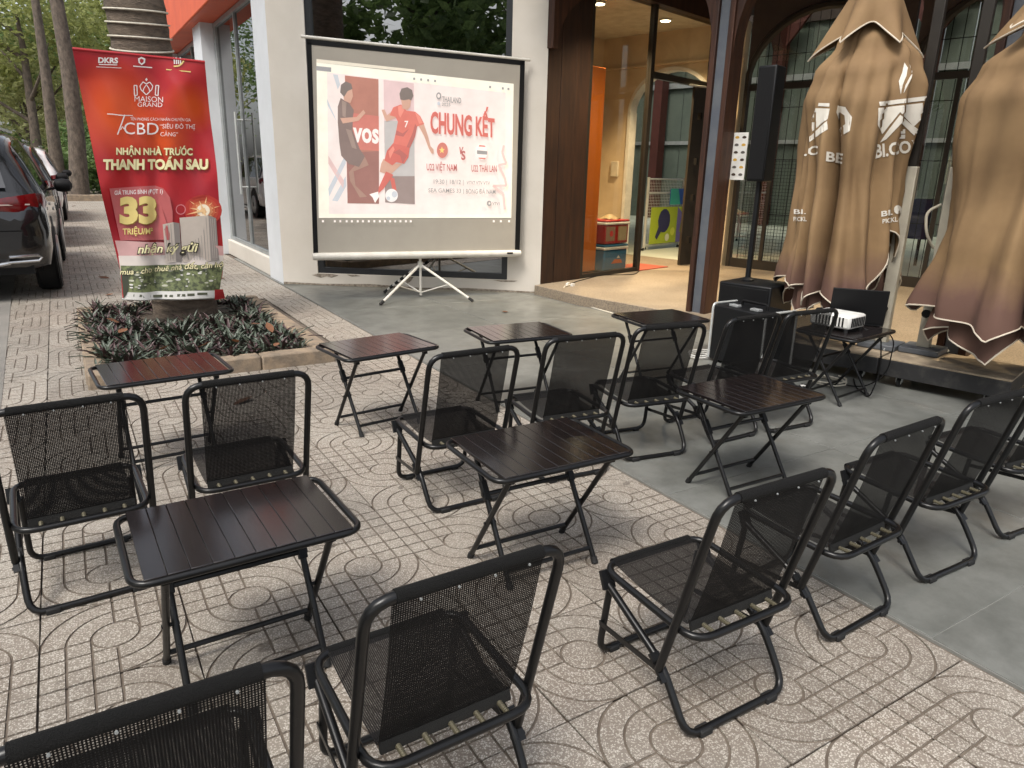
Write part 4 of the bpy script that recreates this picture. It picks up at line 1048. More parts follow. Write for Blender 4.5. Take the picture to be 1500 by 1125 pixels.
# ================================================================== SOUND AND PROJECTION GEAR
sub = thing('subwoofer', 'large black subwoofer cabinet on the floor carrying the column speaker', 'speaker', hw(-.85, 3.12, 0), HA)
q = MB(); q.box((0, 0, .305), (.42, .44, .58)); q.build('cabinet', 'blackp', sub, bev=.012)
q = MB(); q.box((-.213, 0, .31), (.008, .40, .52)); q.build('grille', 'black', sub, bev=.003)
for a in (-.16, .16):
    for b in (-.17, .17):
        q = MB(); q.cyl((a, b, 0), (a, b, .016), .02, 10); q.build('foot', 'rubber', sub)
csp = thing('column_speaker', 'tall slim black column speaker on a pole above the subwoofer', 'speaker', hw(-.86, 3.04, .596), HA)
q = MB(); q.cyl((0, 0, 0), (0, 0, .78), .022, 12); q.build('pole', 'blackp', csp)
q = MB(); q.lathe([(.05, 0), (.05, .012), (.026, .03)], seg=14); q.build('flange', 'blackp', csp)
q = MB(); q.box((0, -.0, 1.19), (.16, .145, .83)); q.build('cabinet', 'blackp', csp, bev=.01)
q = MB(); q.box((-.083, 0, 1.19), (.006, .125, .80)); q.build('grille', 'black', csp, bev=.002)
fc = thing('flight_case', 'black equipment case with white edges standing behind the chairs', 'case', (3.42, .75, 0), 0)
q = MB(); q.box((0, 0, .235), (.33, .50, .43)); q.build('case_body', 'blackp', fc, bev=.01)
for s in (-1, 1):
    q = MB(); q.tube(round_path([(-.172, s*.252, .03), (-.172, s*.252, .458), (.172, s*.252, .458), (.172, s*.252, .03)], .04), .009, 8); q.build('white_edge', 'steelw', fc)
for yy in (-.1, .1):
    q = MB(); q.box((-.10, yy, .46), (.05, .08, .018)); q.build('latch', 'greyframe', fc, bev=.003)
q = MB(); q.tube(round_path([(0, -.12, .45), (0, -.12, .49), (0, .12, .49), (0, .12, .45)], .03), .010, 8); q.build('handle', 'black', fc)
for a in (-.12, .12):
    for b in (-.2, .2):
        q = MB(); q.cyl((a, b-.012, .012), (a, b+.012, .012), .012, 10); q.build('wheel', 'rubber', fc)
TZ = .4665
pj_ = thing('projector', 'white projector with dark side grille on the folding table', 'projector', (3.25, -.06, TZ), R(7))
q = MB(); q.box((0, 0, .066), (.215, .27, .088)); q.build('body', 'white', pj_, bev=.016)
q = MB()
for k in range(9): q.box((-.1085, -.09+k*.022, .066), (.004, .010, .060))
q.build('grille', 'black', pj_)
q = MB()
for k in range(8): q.box((-.08+k*.022, -.137, .066), (.010, .005, .058))
q.build('vent', 'black', pj_)
q = MB(); q.lathe([(.04, 0), (.042, .01), (.036, .04), (.03, .04), (.028, .02)], (0.05, .133, .07), 18, Matrix.Rotation(R(-90), 3, 'X')); q.build('lens', 'black', pj_)
for a in (-.09, .09):
    for b in (-.11, .11):
        q = MB(); q.cyl((a, b, 0), (a, b, .02), .012, 8); q.build('foot', 'rubber', pj_)
lp = thing('laptop', 'open black laptop beside the projector, its lid facing the camera', 'laptop', (3.475, -.045, TZ), R(-52))
q = MB(); q.box((0, .11, .010), (.34, .23, .018)); q.build('base', 'blackp', lp, bev=.005)
q = MB(); q.box((0, 0, 0), (.34, .012, .235)); ld_ = q.build('lid', 'black', lp, bev=.004); ld_.location = (0, -.03, .132); ld_.rotation_euler = (R(12), 0, 0)
q = MB(); q.box((0, .007, 0), (.31, .002, .20)); q.build('display', 'blackp', ld_)
def cable(name, label, m, pts, r_=.004, n=6):
    q = MB(); q.tube(round_path(pts, .12, n), r_, 6); o = q.build(name, m); tag(o, label, 'cable'); return o
def gz(x, y, z=.006): return gr(x, y, z)
cable('cable', 'dark cable crossing the porch step from the glazed door', 'black', [gz(942, 392, ZF+.006), gz(930, 402, ZF+.006), gz(880, 403, ZF+.006), gz(845, 412, ZF+.006), gz(833, 417, ZF+.006)], .005)
cable('cable', 'pale extension cable dropping down the porch step beside the wooden jamb', 'rope', [gz(838, 416, ZF+.008), gz(826, 420, ZF+.010), gz(824, 428, .06), gz(838, 441, .008), gz(866, 450), gz(898, 459), gz(925, 470)], .007)
q = MB(); q.box(gz(832, 416, ZF+.015), (.07, .03, .03), rz=.6); q.box(gz(839, 417, ZF+.015), (.05, .03, .03), rz=.3); o = q.build('plug', 'white'); tag(o, 'white cable plugs joined on the porch step', 'plug')
pts = []
for k in range(26):
    a = k*.62; rr_ = .09+.012*math.sin(k*1.3); pts.append(gz(1026, 522, .008)+Vector((math.cos(a)*rr_*1.2, math.sin(a)*rr_*.9, .0016*k)))
q = MB(); q.tube(pts, .005, 6); o = q.build('cable', 'white'); tag(o, 'white cable coiled on the concrete beside the subwoofer', 'cable')
pts = []
for k in range(22):
    a = k*.6; rr_ = .12+.01*math.sin(k); pts.append(gz(1212, 560, .008)+Vector((math.cos(a)*rr_, math.sin(a)*rr_, .0015*k)))
q = MB(); q.tube(pts, .006, 6); o = q.build('cable', 'rope'); tag(o, 'pale cable coiled on the concrete below the projector table', 'cable')
cable('cable', 'black cable hanging from the projector table down to the concrete', 'black', [(3.40, -.16, .47), (3.44, -.26, .44), (3.47, -.28, .2), (3.45, -.25, .02), (3.52, -.18, .006), (3.60, -.05, .006), (3.8, .1, .006)], .005)
cable('cable', 'black cable sagging from the laptop to the wheeled platform', 'black', [(3.56, -.16, .47), (3.64, -.24, .40), (3.66, -.22, .15), (3.62, -.12, .03), (3.58, .02, .006), (3.70, .12, .006)], .004)
ps = thing('power_strip', 'black power strip with red switch under the projector table', 'power strip', (3.12, .06, 0), R(20))
q = MB(); q.box((0, 0, .02), (.30, .055, .038)); q.build('body', 'blackp', ps, bev=.006)
q = MB(); q.box((-.12, 0, .041), (.022, .016, .006)); q.build('switch', flat('red_switch', (.55, .02, .015)), ps)
for k in range(4):
    q = MB(); q.lathe([(.018, .0385), (.018, .041)], (-.07+k*.055, 0, 0), 12); q.build('socket', 'white', ps)

# ================================================================== WHEELED PLATFORM, UMBRELLAS
M['worn'] = mat('worn_grey_board', (.42, .34, .24), .85, col2=(.22, .175, .125), scale=5, bmp=.3, bscale=40, co='pos')
M['blackwood'] = mat('scuffed_black_board', (.016, .016, .017), .6, col2=(.05, .047, .043), scale=9, lo=.5, hi=.75, bmp=.2, bscale=30)
M['beige'] = mat('beige_painted_post', (.42, .39, .31), .5, col2=(.34, .31, .25), scale=6)
for v0, v1, lb in ((3.20, 4.16, 'black wheeled platform with worn board top under the left umbrella post'), (4.18, 4.96, 'black wheeled platform with pale worn top at the right end of the row')):
    pf = thing('wheeled_platform', lb, 'platform', hw(-.74, (v0+v1)/2, 0), HA, 'wheeled umbrella platforms')
    w_ = v1-v0
    q = MB(); q.box((0, 0, .132), (.52, w_, .115)); q.build('skirt', 'blackwood', pf, bev=.004)
    nb = 3
    for k in range(nb): q = MB(); q.box((-.52/2+.52/nb*(k+.5), 0, .197), (.52/nb-.004, w_+.004, .013)); q.build('board', 'worn', pf, bev=.003)
    for a in (-.19, .19):
        for b in (-w_/2+.12, w_/2-.12):
            q = MB(); q.cyl((a, b-.012, .032), (a, b+.012, .032), .031, 14); wl = q.build('caster', 'rubber', pf)
            q = MB(); q.cyl((a, b-.0135, .032), (a, b+.0135, .032), .015, 10); q.build('hub', 'white', wl)
            q = MB(); q.box((a, b-.018, .055), (.03, .004, .045)); q.box((a, b+.018, .055), (.03, .004, .045)); q.build('fork', 'steelw', wl)
def mat_canopy():
    m, t, b = _new('faded_tan_canvas'); p = coords(t, 'obj')
    sx = t.nodes.new('ShaderNodeSeparateXYZ'); L(t, p, sx.inputs[0])
    nz = noise(t, p, 3.5, 4); ad = t.nodes.new('ShaderNodeMath'); ad.operation = 'MULTIPLY_ADD'; L(t, nz, ad.inputs[0]); ad.inputs[1].default_value = .35; L(t, sx.outputs[2], ad.inputs[2])
    low = ramp(t, ad.outputs[0], 1.10, .86)
    c = mixc(t, ramp(t, noise(t, p, 2.2, 4), .35, .7), (.262, .165, .078), (.175, .105, .048))
    c = mixc(t, low, c, (.125, .066, .048))
    L(t, c, b.inputs['Base Color']); b.inputs['Roughness'].default_value = .85
    mp = t.nodes.new('ShaderNodeMapping'); mp.inputs['Scale'].default_value = (1, 1, .16); L(t, p, mp.inputs[0])
    cr = noise(t, mp.outputs[0], 15, 4, .6); rg_ = t.nodes.new('ShaderNodeMath'); rg_.operation = 'SUBTRACT'; L(t, cr, rg_.inputs[0]); rg_.inputs[1].default_value = .5
    ab = t.nodes.new('ShaderNodeMath'); ab.operation = 'ABSOLUTE'; L(t, rg_.outputs[0], ab.inputs[0])
    sq = t.nodes.new('ShaderNodeMath'); sq.operation = 'POWER'; sq.inputs[1].default_value = .6; L(t, ab.outputs[0], sq.inputs[0])
    bump(t, b, cr, .10, .02)
    return m
M['canvas'] = mat_canopy()
M['piping'] = flat('pale_piping', (.62, .55, .44))
M['logo'] = flat('white_print_on_canvas', (.70, .66, .58), 0, .8)
def smooth(a, b, x): t_ = max(0, min(1, (x-a)/(b-a))); return t_*t_*(3-2*t_)
def make_umbrella(label, ax_uv, mast_uv, seed, rmax, ztop, zhem, ph, lift):
    rg = random.Random(seed)
    loc = hw(*ax_uv, 0); t = thing('closed_umbrella', label, 'umbrella', loc, HA, 'closed tan market umbrellas')
    lob = [(rg.uniform(.75, 1.25), rg.uniform(-.12, .12)) for _ in range(9)]
    n2 = [(rg.uniform(0, 6.28), rg.randint(9, 17), rg.uniform(.010, .022)) for _ in range(4)]
    hemw = [rg.uniform(-.5, .5) for _ in range(8)]
    prof = [(0, .07), (.08, .24), (.17, .50), (.27, .82), (.36, .97), (.46, .98), (.62, .93), (.8, .98), (1.0, 1.08)]
    def Rz(s):
        for k in range(len(prof)-1):
            if s <= prof[k+1][0]:
                a = (s-prof[k][0])/(prof[k+1][0]-prof[k][0]); a = a*a*(3-2*a); return prof[k][1]*(1-a)+prof[k+1][1]*a
        return prof[-1][1]
    def surf(a, s):
        phi = 2*math.pi*a
        x8 = a*8+ph+.30*math.sin(2*math.pi*a*3+seed)+.22*math.sin(2*math.pi*a*2+2*seed)+.35*math.sin(2.2*s+seed)*smooth(.2, .7, s); i = int(math.floor(x8)) % 8; f = x8-math.floor(x8)
        hem = zhem+.12*(abs(math.sin(math.pi*x8))**.7)*.8+.10*(hemw[i]*(1-f)+hemw[(i+1) % 8]*f)
        dm = (math.degrees(phi)-(lift or 0)+180) % 360-180; hem += (.42*math.exp(-(dm/26)**2) if lift else 0)
        z = ztop-(ztop-hem)*s
        amp, ofs = lob[i]
        cw_ = abs(math.cos(math.pi*x8)); dep = .62*smooth(.03, .45, s)*amp*(.8+.2*math.sin(5*s+i))      # narrow valleys between broad lobes
        r_ = rmax*Rz(s)*(1-dep*(1-cw_**.55)**1.3)
        for p_, k_, am in n2: r_ += (am*math.sin(k_*phi+p_+2.5*s)-1.6*am*abs(math.sin(.5*(k_-6)*phi+p_-1.7*s))**.7)*smooth(.1, .5, s)
        r_ += .030*math.sin(3*phi+seed)*smooth(.2, .6, s)
        tw = .16*math.sin(3*s+seed)*smooth(.1, .5, s)
        return Vector((math.cos(phi+tw)*r_, math.sin(phi+tw)*r_, z))
    NU, NV = 192, 56
    q = MB(); q.grid(NU, NV, surf, wrap=True); cn = q.build('canopy', 'canvas', t, angle=80, recalc=False)
    q = MB(); q.tube([surf(k/NU, 1.0) for k in range(NU)], .0055, 5, closed=True); q.build('piping', 'piping', cn)
    def inner(a, s):
        p = surf((a+.07) % 1, .55+.45*s); return Vector((p.x*.80, p.y*.80, p.z-.03-.11*s*(1+.5*math.sin(5*2*math.pi*a+seed))))
    q = MB(); q.grid(128, 16, inner, wrap=True); q.build('inner_folds', 'canvas', t, angle=80, recalc=False)
    q = MB(); q.tube([inner(k/128, 1.0) for k in range(128)], .0055, 5, closed=True); q.build('piping', 'piping', cn)
    def cap(a, s):
        phi = 2*math.pi*a; x8 = a*6+ph; pl_ = abs(math.sin(math.pi*x8)); r_ = rmax*(.08+.74*s)*(1-.45*s*pl_**1.2)+.02*math.sin(5*phi+seed)*s
        z = ztop+.20-.46*s-.12*s*(1-pl_)+.04*math.sin(2*phi+1)*s
        return Vector((math.cos(phi)*r_, math.sin(phi)*r_, z))
    q = MB(); q.grid(120, 14, cap, wrap=True); cp = q.build('vent_flap', 'canvas', t, angle=80, recalc=False)
    q = MB(); q.tube([cap(k/120, 1.0) for k in range(120)], .0055, 5, closed=True); q.build('piping', 'piping', cp)
    q = MB(); q.cyl((0, 0, zhem-.05), (0, 0, ztop+.35), .022, 12); q.build('shaft', 'bronze', t)
    mx, my = mast_uv[0]-ax_uv[0], -(mast_uv[1]-ax_uv[1])
    q = MB(); q.box((mx, my, (.245+1.5)/2), (.060, .085, 1.5-.245)); ms = q.build('mast', 'beige', t, bev=.006)
    q = MB(); q.box((mx, my, (1.5+3.4)/2), (.050, .070, 1.9)); q.build('upper_mast', 'bronze', ms, bev=.006)
    q = MB(); q.box((mx, my, .226), (.26, .26, .04)); q.build('base_plate', 'bluegrey', ms, bev=.006)
    q = MB(); q.bar((mx, my, 3.36), (0, 0, ztop+.36), .06, .08); q.build('arm', 'bronze', ms)
    q = MB(); q.cyl((mx-.05, my, .50), (mx-.09, my, .50), .022, 10); q.cyl((mx-.09, my, .50), (mx-.10, my, .50), .030, 10); q.build('knob', 'black', ms)
    q = MB(); q.tube(round_path([(mx-.02, my+.05, .95), (mx-.08, my+.10, 1.05), (mx-.06, my+.13, 1.2), (mx, my+.06, 1.25)], .06), .010, 8); q.build('handle', 'beige', ms)
    return t, cn
U1, C1_ = make_umbrella('closed tan umbrella with white coffee-cup prints, left of the two', (-.82, 3.70), (-.66, 4.06), 4, .44, 2.62, .56, .15, 262)
U2, C2_ = make_umbrella('closed tan umbrella cut off by the right picture edge, darker brown hem', (-.84, 4.90), (-.60, 4.33), 8, .61, 2.62, .52, .55, None)
ch = MB(); cpts = [gr(x, y, .215) for x, y in ((1296, 512), (1318, 506), (1340, 512), (1362, 514), (1385, 512), (1392, 516))]
cp_ = round_path(cpts, .08, 5); acc = []
for i in range(len(cp_)-1):
    n_ = max(1, int((cp_[i+1]-cp_[i]).length/.022))
    for k in range(n_): acc.append((cp_[i].lerp(cp_[i+1], k/n_), (cp_[i+1]-cp_[i]).normalized()))
for k, (p, d_) in enumerate(acc):
    sdv = d_.cross(Vector((0, 0, 1))).normalized() if k % 2 else Vector((0, 0, 1))
    ch.tube([p+d_*(.016*math.cos(a*1.047))+sdv*(.009*math.sin(a*1.047)) for a in range(6)], .0035, 5, closed=True)
o = ch.build('chain', 'steelw'); tag(o, 'dark steel chain lying across the umbrella base plates', 'chain')
# white prints, laid onto the canvas from the front
def canvas_print(cn, um, polys, seeds_px, off=.004):
    dg = bpy.context.evaluated_depsgraph_get(); bpy.context.view_layer.update()
    bv = BVHTree.FromPolygons([v.co.copy() for v in cn.data.vertices], [tuple(p.vertices) for p in cn.data.polygons])
    mi = um.matrix_world.inverted(); c_l = mi @ CAM
    q = MB()
    for vs2, fs in polys:
        out = []
        for x, y in vs2:
            dl_v = (mi.to_3x3() @ ray(x, y)).normalized()
            hit = bv.ray_cast(c_l, dl_v)
            if hit[0] is None: out.append(None)
            else:
                nr = hit[1] if hit[1].dot(dl_v) < 0 else -hit[1]
                out.append(hit[0]+nr*off)
        for f in fs:
            if all(out[i] is not None for i in f):
                ps_ = [out[i] for i in f]
                if max((p-c_l).length for p in ps_)-min((p-c_l).length for p in ps_) < .05: q.add(ps_, [tuple(range(len(f)))])
    return q.build('canvas_print', 'logo', cn, recalc=False)
def fine(pts, step=4.0):
    # fill a pixel polygon with small cells so that it can follow the folds
    bm = bmesh.new(); vs_ = [bm.verts.new((x, y, 0)) for x, y in pts]; bm.faces.new(vs_)
    xs_ = [p[0] for p in pts]; ys_ = [p[1] for p in pts]
    for ax_, lo, hi in ((0, min(xs_), max(xs_)), (1, min(ys_), max(ys_))):
        k = lo+step
        while k < hi:
            bmesh.ops.bisect_plane(bm, geom=bm.verts[:]+bm.edges[:]+bm.faces[:], plane_co=(k, 0, 0) if ax_ == 0 else (0, k, 0), plane_no=(1, 0, 0) if ax_ == 0 else (0, 1, 0)); k += step
    bmesh.ops.triangulate(bm, faces=bm.faces); bm.verts.index_update(); bm.verts.ensure_lookup_table()
    r_ = ([(v.co.x, v.co.y) for v in bm.verts], [tuple(v.index for v in f.verts) for f in bm.faces]); bm.free(); return r_
def ftext(s, q4, bold=0.0, cuts=20):
    v2, fs = text2d(s, bold, 0, cuts); f = quadmap(q4); return ([f(a, b) for a, b in v2], fs)
def c5(x, y): return (1020+x/2.009, y/2.009)
bpy.context.view_layer.update()
pol = []
for pts in ([(538, 300), (700, 280), (704, 292), (540, 312)], [(536, 318), (692, 300), (700, 312), (640, 372), (600, 330), (548, 395), (533, 370)],
            [(600, 338), (628, 362), (662, 388), (640, 398), (604, 362), (560, 410), (540, 420), (568, 380)],
            [(596, 382), (615, 380), (615, 393), (597, 394)], [(597, 397), (615, 396), (614, 408), (597, 408)],
            [(612, 185), (606, 215), (596, 240), (602, 278), (608, 250), (618, 225), (622, 200)], [(626, 190), (634, 215), (616, 250), (610, 275), (620, 255), (632, 230), (636, 210)],
            [(360, 303), (392, 304), (390, 314), (358, 312)], [(352, 318), (392, 320), (386, 350), (335, 392), (338, 360)], [(384, 356), (386, 380), (330, 420), (328, 408)],
            [(415, 310), (440, 315), (458, 345), (452, 385), (425, 402), (420, 380), (440, 365), (438, 340), (424, 330), (418, 352), (411, 330)]):
    pol.append(fine([c5(*p) for p in pts], 3.0))
pol.append(ftext('BI.COF', tuple(c5(*p) for p in ((524, 425), (650, 410), (652, 445), (526, 467))), .03))
pol.append(ftext('.C', tuple(c5(*p) for p in ((320, 432), (360, 428), (358, 455), (318, 460))), .03))
pol.append(ftext('BE', tuple(c5(*p) for p in ((382, 446), (434, 452), (430, 482), (380, 474))), .03))
pol.append(ftext('BI.', tuple(c5(*p) for p in ((545, 622), (578, 615), (578, 632), (545, 638))), .02)); pol.append(ftext('PICKL', tuple(c5(*p) for p in ((548, 645), (592, 637), (592, 652), (548, 658))), .02))
pol.append(ftext('BI.', tuple(c5(*p) for p in ((288, 616), (322, 616), (322, 630), (288, 630))), .02)); pol.append(ftext('PICKL', tuple(c5(*p) for p in ((287, 638), (324, 638), (324, 651), (287, 651))), .02))
pol.append(fine([c5(592+11*math.cos(k*.524), 617+13*math.sin(k*.524)) for k in range(12)], 2))
canvas_print(C1_, U1, pol, None)
sh_ = thing('menu_sheet', 'white sheet with small product pictures hanging behind the wooden post', 'poster', hw(.098, 2.345, 1.585), HA)
q = MB(); q.box((0, 0, 0), (.003, .145, .42)); q.build('paper', 'white', sh_)
for k in range(6):
    for s in (-1, 1):
        q = MB(); cc = [(.05, .03, .02), (.55, .33, .05), (.10, .09, .08)][(k+(s > 0)) % 3]
        q.add([(-.0025, s*.035+.022*math.cos(i*.785), .165-k*.066+.016*math.sin(i*.785)*(1 if i < 5 else .6)) for i in range(8)], [tuple(range(8))]); q.build('picture', flat('thumb_%d' % ((k+(s > 0)) % 3), cc), sh_, recalc=False)

# ================================================================== INSIDE THE GLAZED ROOM AND THE HALL
op = thing('orange_panel', 'tall orange panel standing inside the glazed room', 'panel', hw(1.26, -.34, ZF), HA)
q = MB(); q.box((0, 0, 1.285), (.40, .05, 2.57)); q.build('board', flat('orange_board', (.48, .125, .012), 0, .45), op, bev=.004)
q = MB(); q.box((0, 0, .01), (.42, .2, .02)); q.build('foot', 'black', op)
def cooler(name, label, z0, hgt, body, lid, u, cat='cooler'):
    t = thing(name, label, cat, hw(u, -.40, z0), HA, 'stacked picnic coolers')
    q = MB(); q.box((0, 0, hgt*.42), (.52, .36, hgt*.80)); q.build('body', body, t, bev=.02)
    q = MB(); q.box((0, 0, hgt*.86), (.55, .39, hgt*.10)); q.build('rim', 'white', t, bev=.01)
    q = MB(); q.box((0, 0, hgt*.955), (.54, .38, hgt*.085)); q.build('lid', lid, t, bev=.012)
    return t
CB_ = flat('cooler_blue', (.02, .13, .25), 0, .35); CR_ = flat('cooler_red', (.33, .012, .012), 0, .35)
c1 = cooler('cooler_box', 'blue cooler box at the bottom of the stack behind the glass', ZF, .36, CB_, CB_, 1.79)
q = MB(); q.add([(-.262+.0, 0, 0)]*0+[(-.10, -.1815, .10), (.16, -.1815, .10), (.12, -.1815, .15), (-.02, -.1815, .16)], [(0, 1, 2, 3)]); q.build('sticker', flat('sticker_orange', (.5, .12, .04)), c1, recalc=False)
q = MB(); q.add([(.02, -.1818, .17), (.10, -.1818, .17), (.06, -.1818, .21)], [(0, 1, 2)]); q.build('sticker', 'white', c1, recalc=False)
c2 = cooler('cooler_box', 'red cooler box with white rim stacked on the blue one', ZF+.36, .33, CR_, CR_, 1.79)
for dx, cc in ((-.15, (.25, .16, .10)), (.12, (.35, .28, .16))):
    q = MB(); q.add([(dx-.10, -.1815, .05), (dx+.10, -.1815, .05), (dx+.10, -.1815, .24), (dx-.10, -.1815, .24)], [(0, 1, 2, 3)]); q.build('sticker', flat('sticker_%d' % int(dx*100), cc), c2, recalc=False)
q = MB(); q.lathe([(.04, 0), (.04, .002)], (-.13, -.182, .15), 16, Matrix.Rotation(R(90), 3, 'X')); q.build('badge', flat('badge_red', (.5, .02, .02)), c2)
bg = MB(); bg.grid(13, 9, lambda a, b: (.26*(a-.5), .20*(b-.5), .055*math.sin(math.pi*a)*math.sin(math.pi*b)+.012*math.sin(9*a+5*b))); o = bg.build('sack', flat('sack_tan', (.28, .20, .10)), recalc=False); o.location = hw(1.83, -.40, ZF+.692); o.rotation_euler = (0, 0, HA); tag(o, 'crumpled tan sack lying on the red cooler', 'sack')
mt = MB(); mt.prism([(2.05, .02), (2.75, .03), (2.7, -.5), (2.05, -.5)], ZF, ZF+.012, lambda a, b, d: hw(a, b, d)); o = mt.build('door_mat', flat('mat_red', (.35, .07, .04))); tag(o, 'red mat on the floor inside the glazed door', 'mat')
fe = thing('court_fence', 'white tubular mesh fence around the court inside the hall', 'fence', hw(4.5, -1.6, ZF), HA)
for k in range(5):
    q = MB(); q.cyl((k*1.15, 0, 0), (k*1.15, 0, 1.25), .025, 8); q.build('post', 'steelw', fe)
    q = MB(); q.cyl((k*1.15-.12, -.05, .02), (k*1.15+.12, .05, .02), .02, 8); q.build('foot', 'black', fe)
for z in (.08, .98, 1.22):
    q = MB(); q.cyl((0, 0, z), (4.6, 0, z), .016, 8); q.build('rail', 'steelw', fe)
q = MB()
for k in range(92): q.cyl((k*.05, 0, .08), (k*.05, 0, 1.22), .0025, 4)
for k in range(22): q.cyl((0, 0, .1+k*.05), (4.6, 0, .1+k*.05), .0025, 4)
o = q.build('wire_mesh', 'steelw', fe); o['kind'] = 'stuff'
def hboard(name, label, u0, u1, z0, z1, v, m):
    t = thing(name, label, 'banner', hw(u0, v, ZF), HA); q = MB(); q.box(((u1-u0)/2, 0, (z0+z1)/2), (u1-u0, .012, z1-z0)); q.build('sheet', m, t); return t
def hshape(t, name, m, pts, k):
    q = MB(); q.add([(a, -.007-.001*k, b) for a, b in pts], [tuple(range(len(pts)))]); return q.build(name, m, t, recalc=False)
b1 = hboard('court_banner', 'lime and purple pickleball banner on the court fence with a dark paddle', 4.6, 6.5, .10, .74, -1.56, flat('banner_lime', (.38, .48, .03)))
PU = flat('banner_purple', (.16, .13, .38)); NV_ = flat('banner_navy', (.03, .03, .10))
hshape(b1, 'purple_field', PU, [(.85, .10), (1.9, .10), (1.9, .40), (1.05, .60), (.85, .74)], 1); hshape(b1, 'green_field', flat('banner_olive', (.20, .27, .05)), [(.95, .28), (1.9, .28), (1.9, .50), (1.0, .52)], 2)
hshape(b1, 'paddle', NV_, [(.42+.20*math.cos(a*.45)*(1 if a % 2 else .97), .50+.21*math.sin(a*.45)) for a in range(14)], 2); hshape(b1, 'paddle_handle', NV_, [(.26, .42), (.36, .33), (.22, .17), (.16, .22)], 3)
hshape(b1, 'ball', flat('ball_lime', (.60, .66, .08)), [(.72+.075*math.cos(a*.45), .30+.075*math.sin(a*.45)) for a in range(14)], 3); hshape(b1, 'ball', flat('ball_pale', (.66, .68, .5)), [(.55+.07*math.cos(a*.45), .20+.07*math.sin(a*.45)) for a in range(14)], 3)
hshape(b1, 'trophy_figure', flat('figure_gold', (.55, .48, .18)), [(1.45, .15), (1.50, .35), (1.44, .48), (1.40, .62), (1.46, .62), (1.52, .50), (1.58, .62), (1.63, .60), (1.57, .46), (1.58, .33), (1.62, .15), (1.56, .15), (1.54, .28), (1.51, .15)], 4)
v2, fs = text2d('UNIVERSE', .03, 0, 0); q = MB(); q.add([(1.02+a*.86, -.0115, .60+b*.12) for a, b in v2], fs); q.build('lettering', 'black', b1, recalc=False)
b2 = hboard('court_banner', 'blue and teal banner on the court fence with red and yellow round figures', 5.15, 6.9, .78, 1.06, -1.55, flat('banner_blue', (.03, .10, .42)))
hshape(b2, 'teal_field', flat('banner_teal', (.05, .40, .33)), [(0, .78), (.35, .78), (.25, 1.06), (0, 1.06)], 1)
hshape(b2, 'round_figure', flat('figure_red', (.5, .03, .03)), [(.72+.20*math.cos(a*.45), .93+.085*math.sin(a*.45)) for a in range(14)], 2); hshape(b2, 'round_figure', flat('figure_yellow', (.7, .42, .04)), [(.72+.10*math.cos(a*.45), .93+.085*math.sin(a*.45)) for a in range(14)], 3)
hshape(b2, 'round_figure', flat('figure_red', (.5, .03, .03)), [(1.45+.18*math.cos(a*.45), .93+.10*math.sin(a*.45)) for a in range(14)], 2)
wf = thing('wire_fence', 'black wire fence with tall strands behind the arched glass', 'fence', hw(4.4, .25, ZF), HA)
q = MB(); q.cyl((0, 0, 0), (0, 0, 5.2), .005, 5); wm = q.mesh('strand', 'black', 60)
for k in range(46):
    o = link('strand', wm, wf); o.location = (0, -k*.14, 0)
for z in (.03, .75, 1.55, 2.28, 3.0, 3.7):
    q = MB(); q.cyl((0, 0, z), (0, -6.3, z), .006, 5); q.build('cross_wire', 'black', wf)
q = MB()
for k in range(40): q.cyl((.02, -k*.05, .03), (.02, -k*.05, 1.55), .0025, 4)
for k in range(31): q.cyl((.02, 0, .03+k*.05), (.02, -2.0, .03+k*.05), .0025, 4)
o = q.build('fine_mesh', 'black', wf); o['kind'] = 'stuff'
bd = thing('court_board', 'dark blue board leaning low behind the wire fence', 'board', hw(6.4, .4, ZF), HA)
q = MB(); q.box((0, -.9, .72), (.03, 2.2, .62)); q.build('panel', flat('board_indigo', (.04, .04, .13)), bd)
for a in (.1, -1.9): q = MB(); q.box((0, a, .2), (.04, .04, .42)); q.build('leg', 'black', bd)
def hall_chair(u, v, rz, label):
    t = thing('metal_chair', label, 'chair', hw(u, v, ZF), HA+rz, 'chairs inside the hall')
    q = MB(); q.box((0, 0, .44), (.42, .42, .025)); q.build('seat', 'black', t, bev=.01)
    q = MB(); q.box((0, .20, .72), (.38, .02, .28)); q.build('backrest', 'black', t, bev=.01)
    for a in (-.19, .19):
        q = MB(); q.cyl((a, -.19, 0), (a, -.19, .44), .011, 8); q.build('leg', 'black', t)
        q = MB(); q.cyl((a, .21, 0), (a, .20, .86), .011, 8); q.build('leg', 'black', t)
hall_chair(4.9, 1.35, R(160), 'black metal chair behind the wire fence, left of the umbrella'); hall_chair(5.2, 3.5, R(150), 'black metal chair in the hall seen between the two umbrellas')
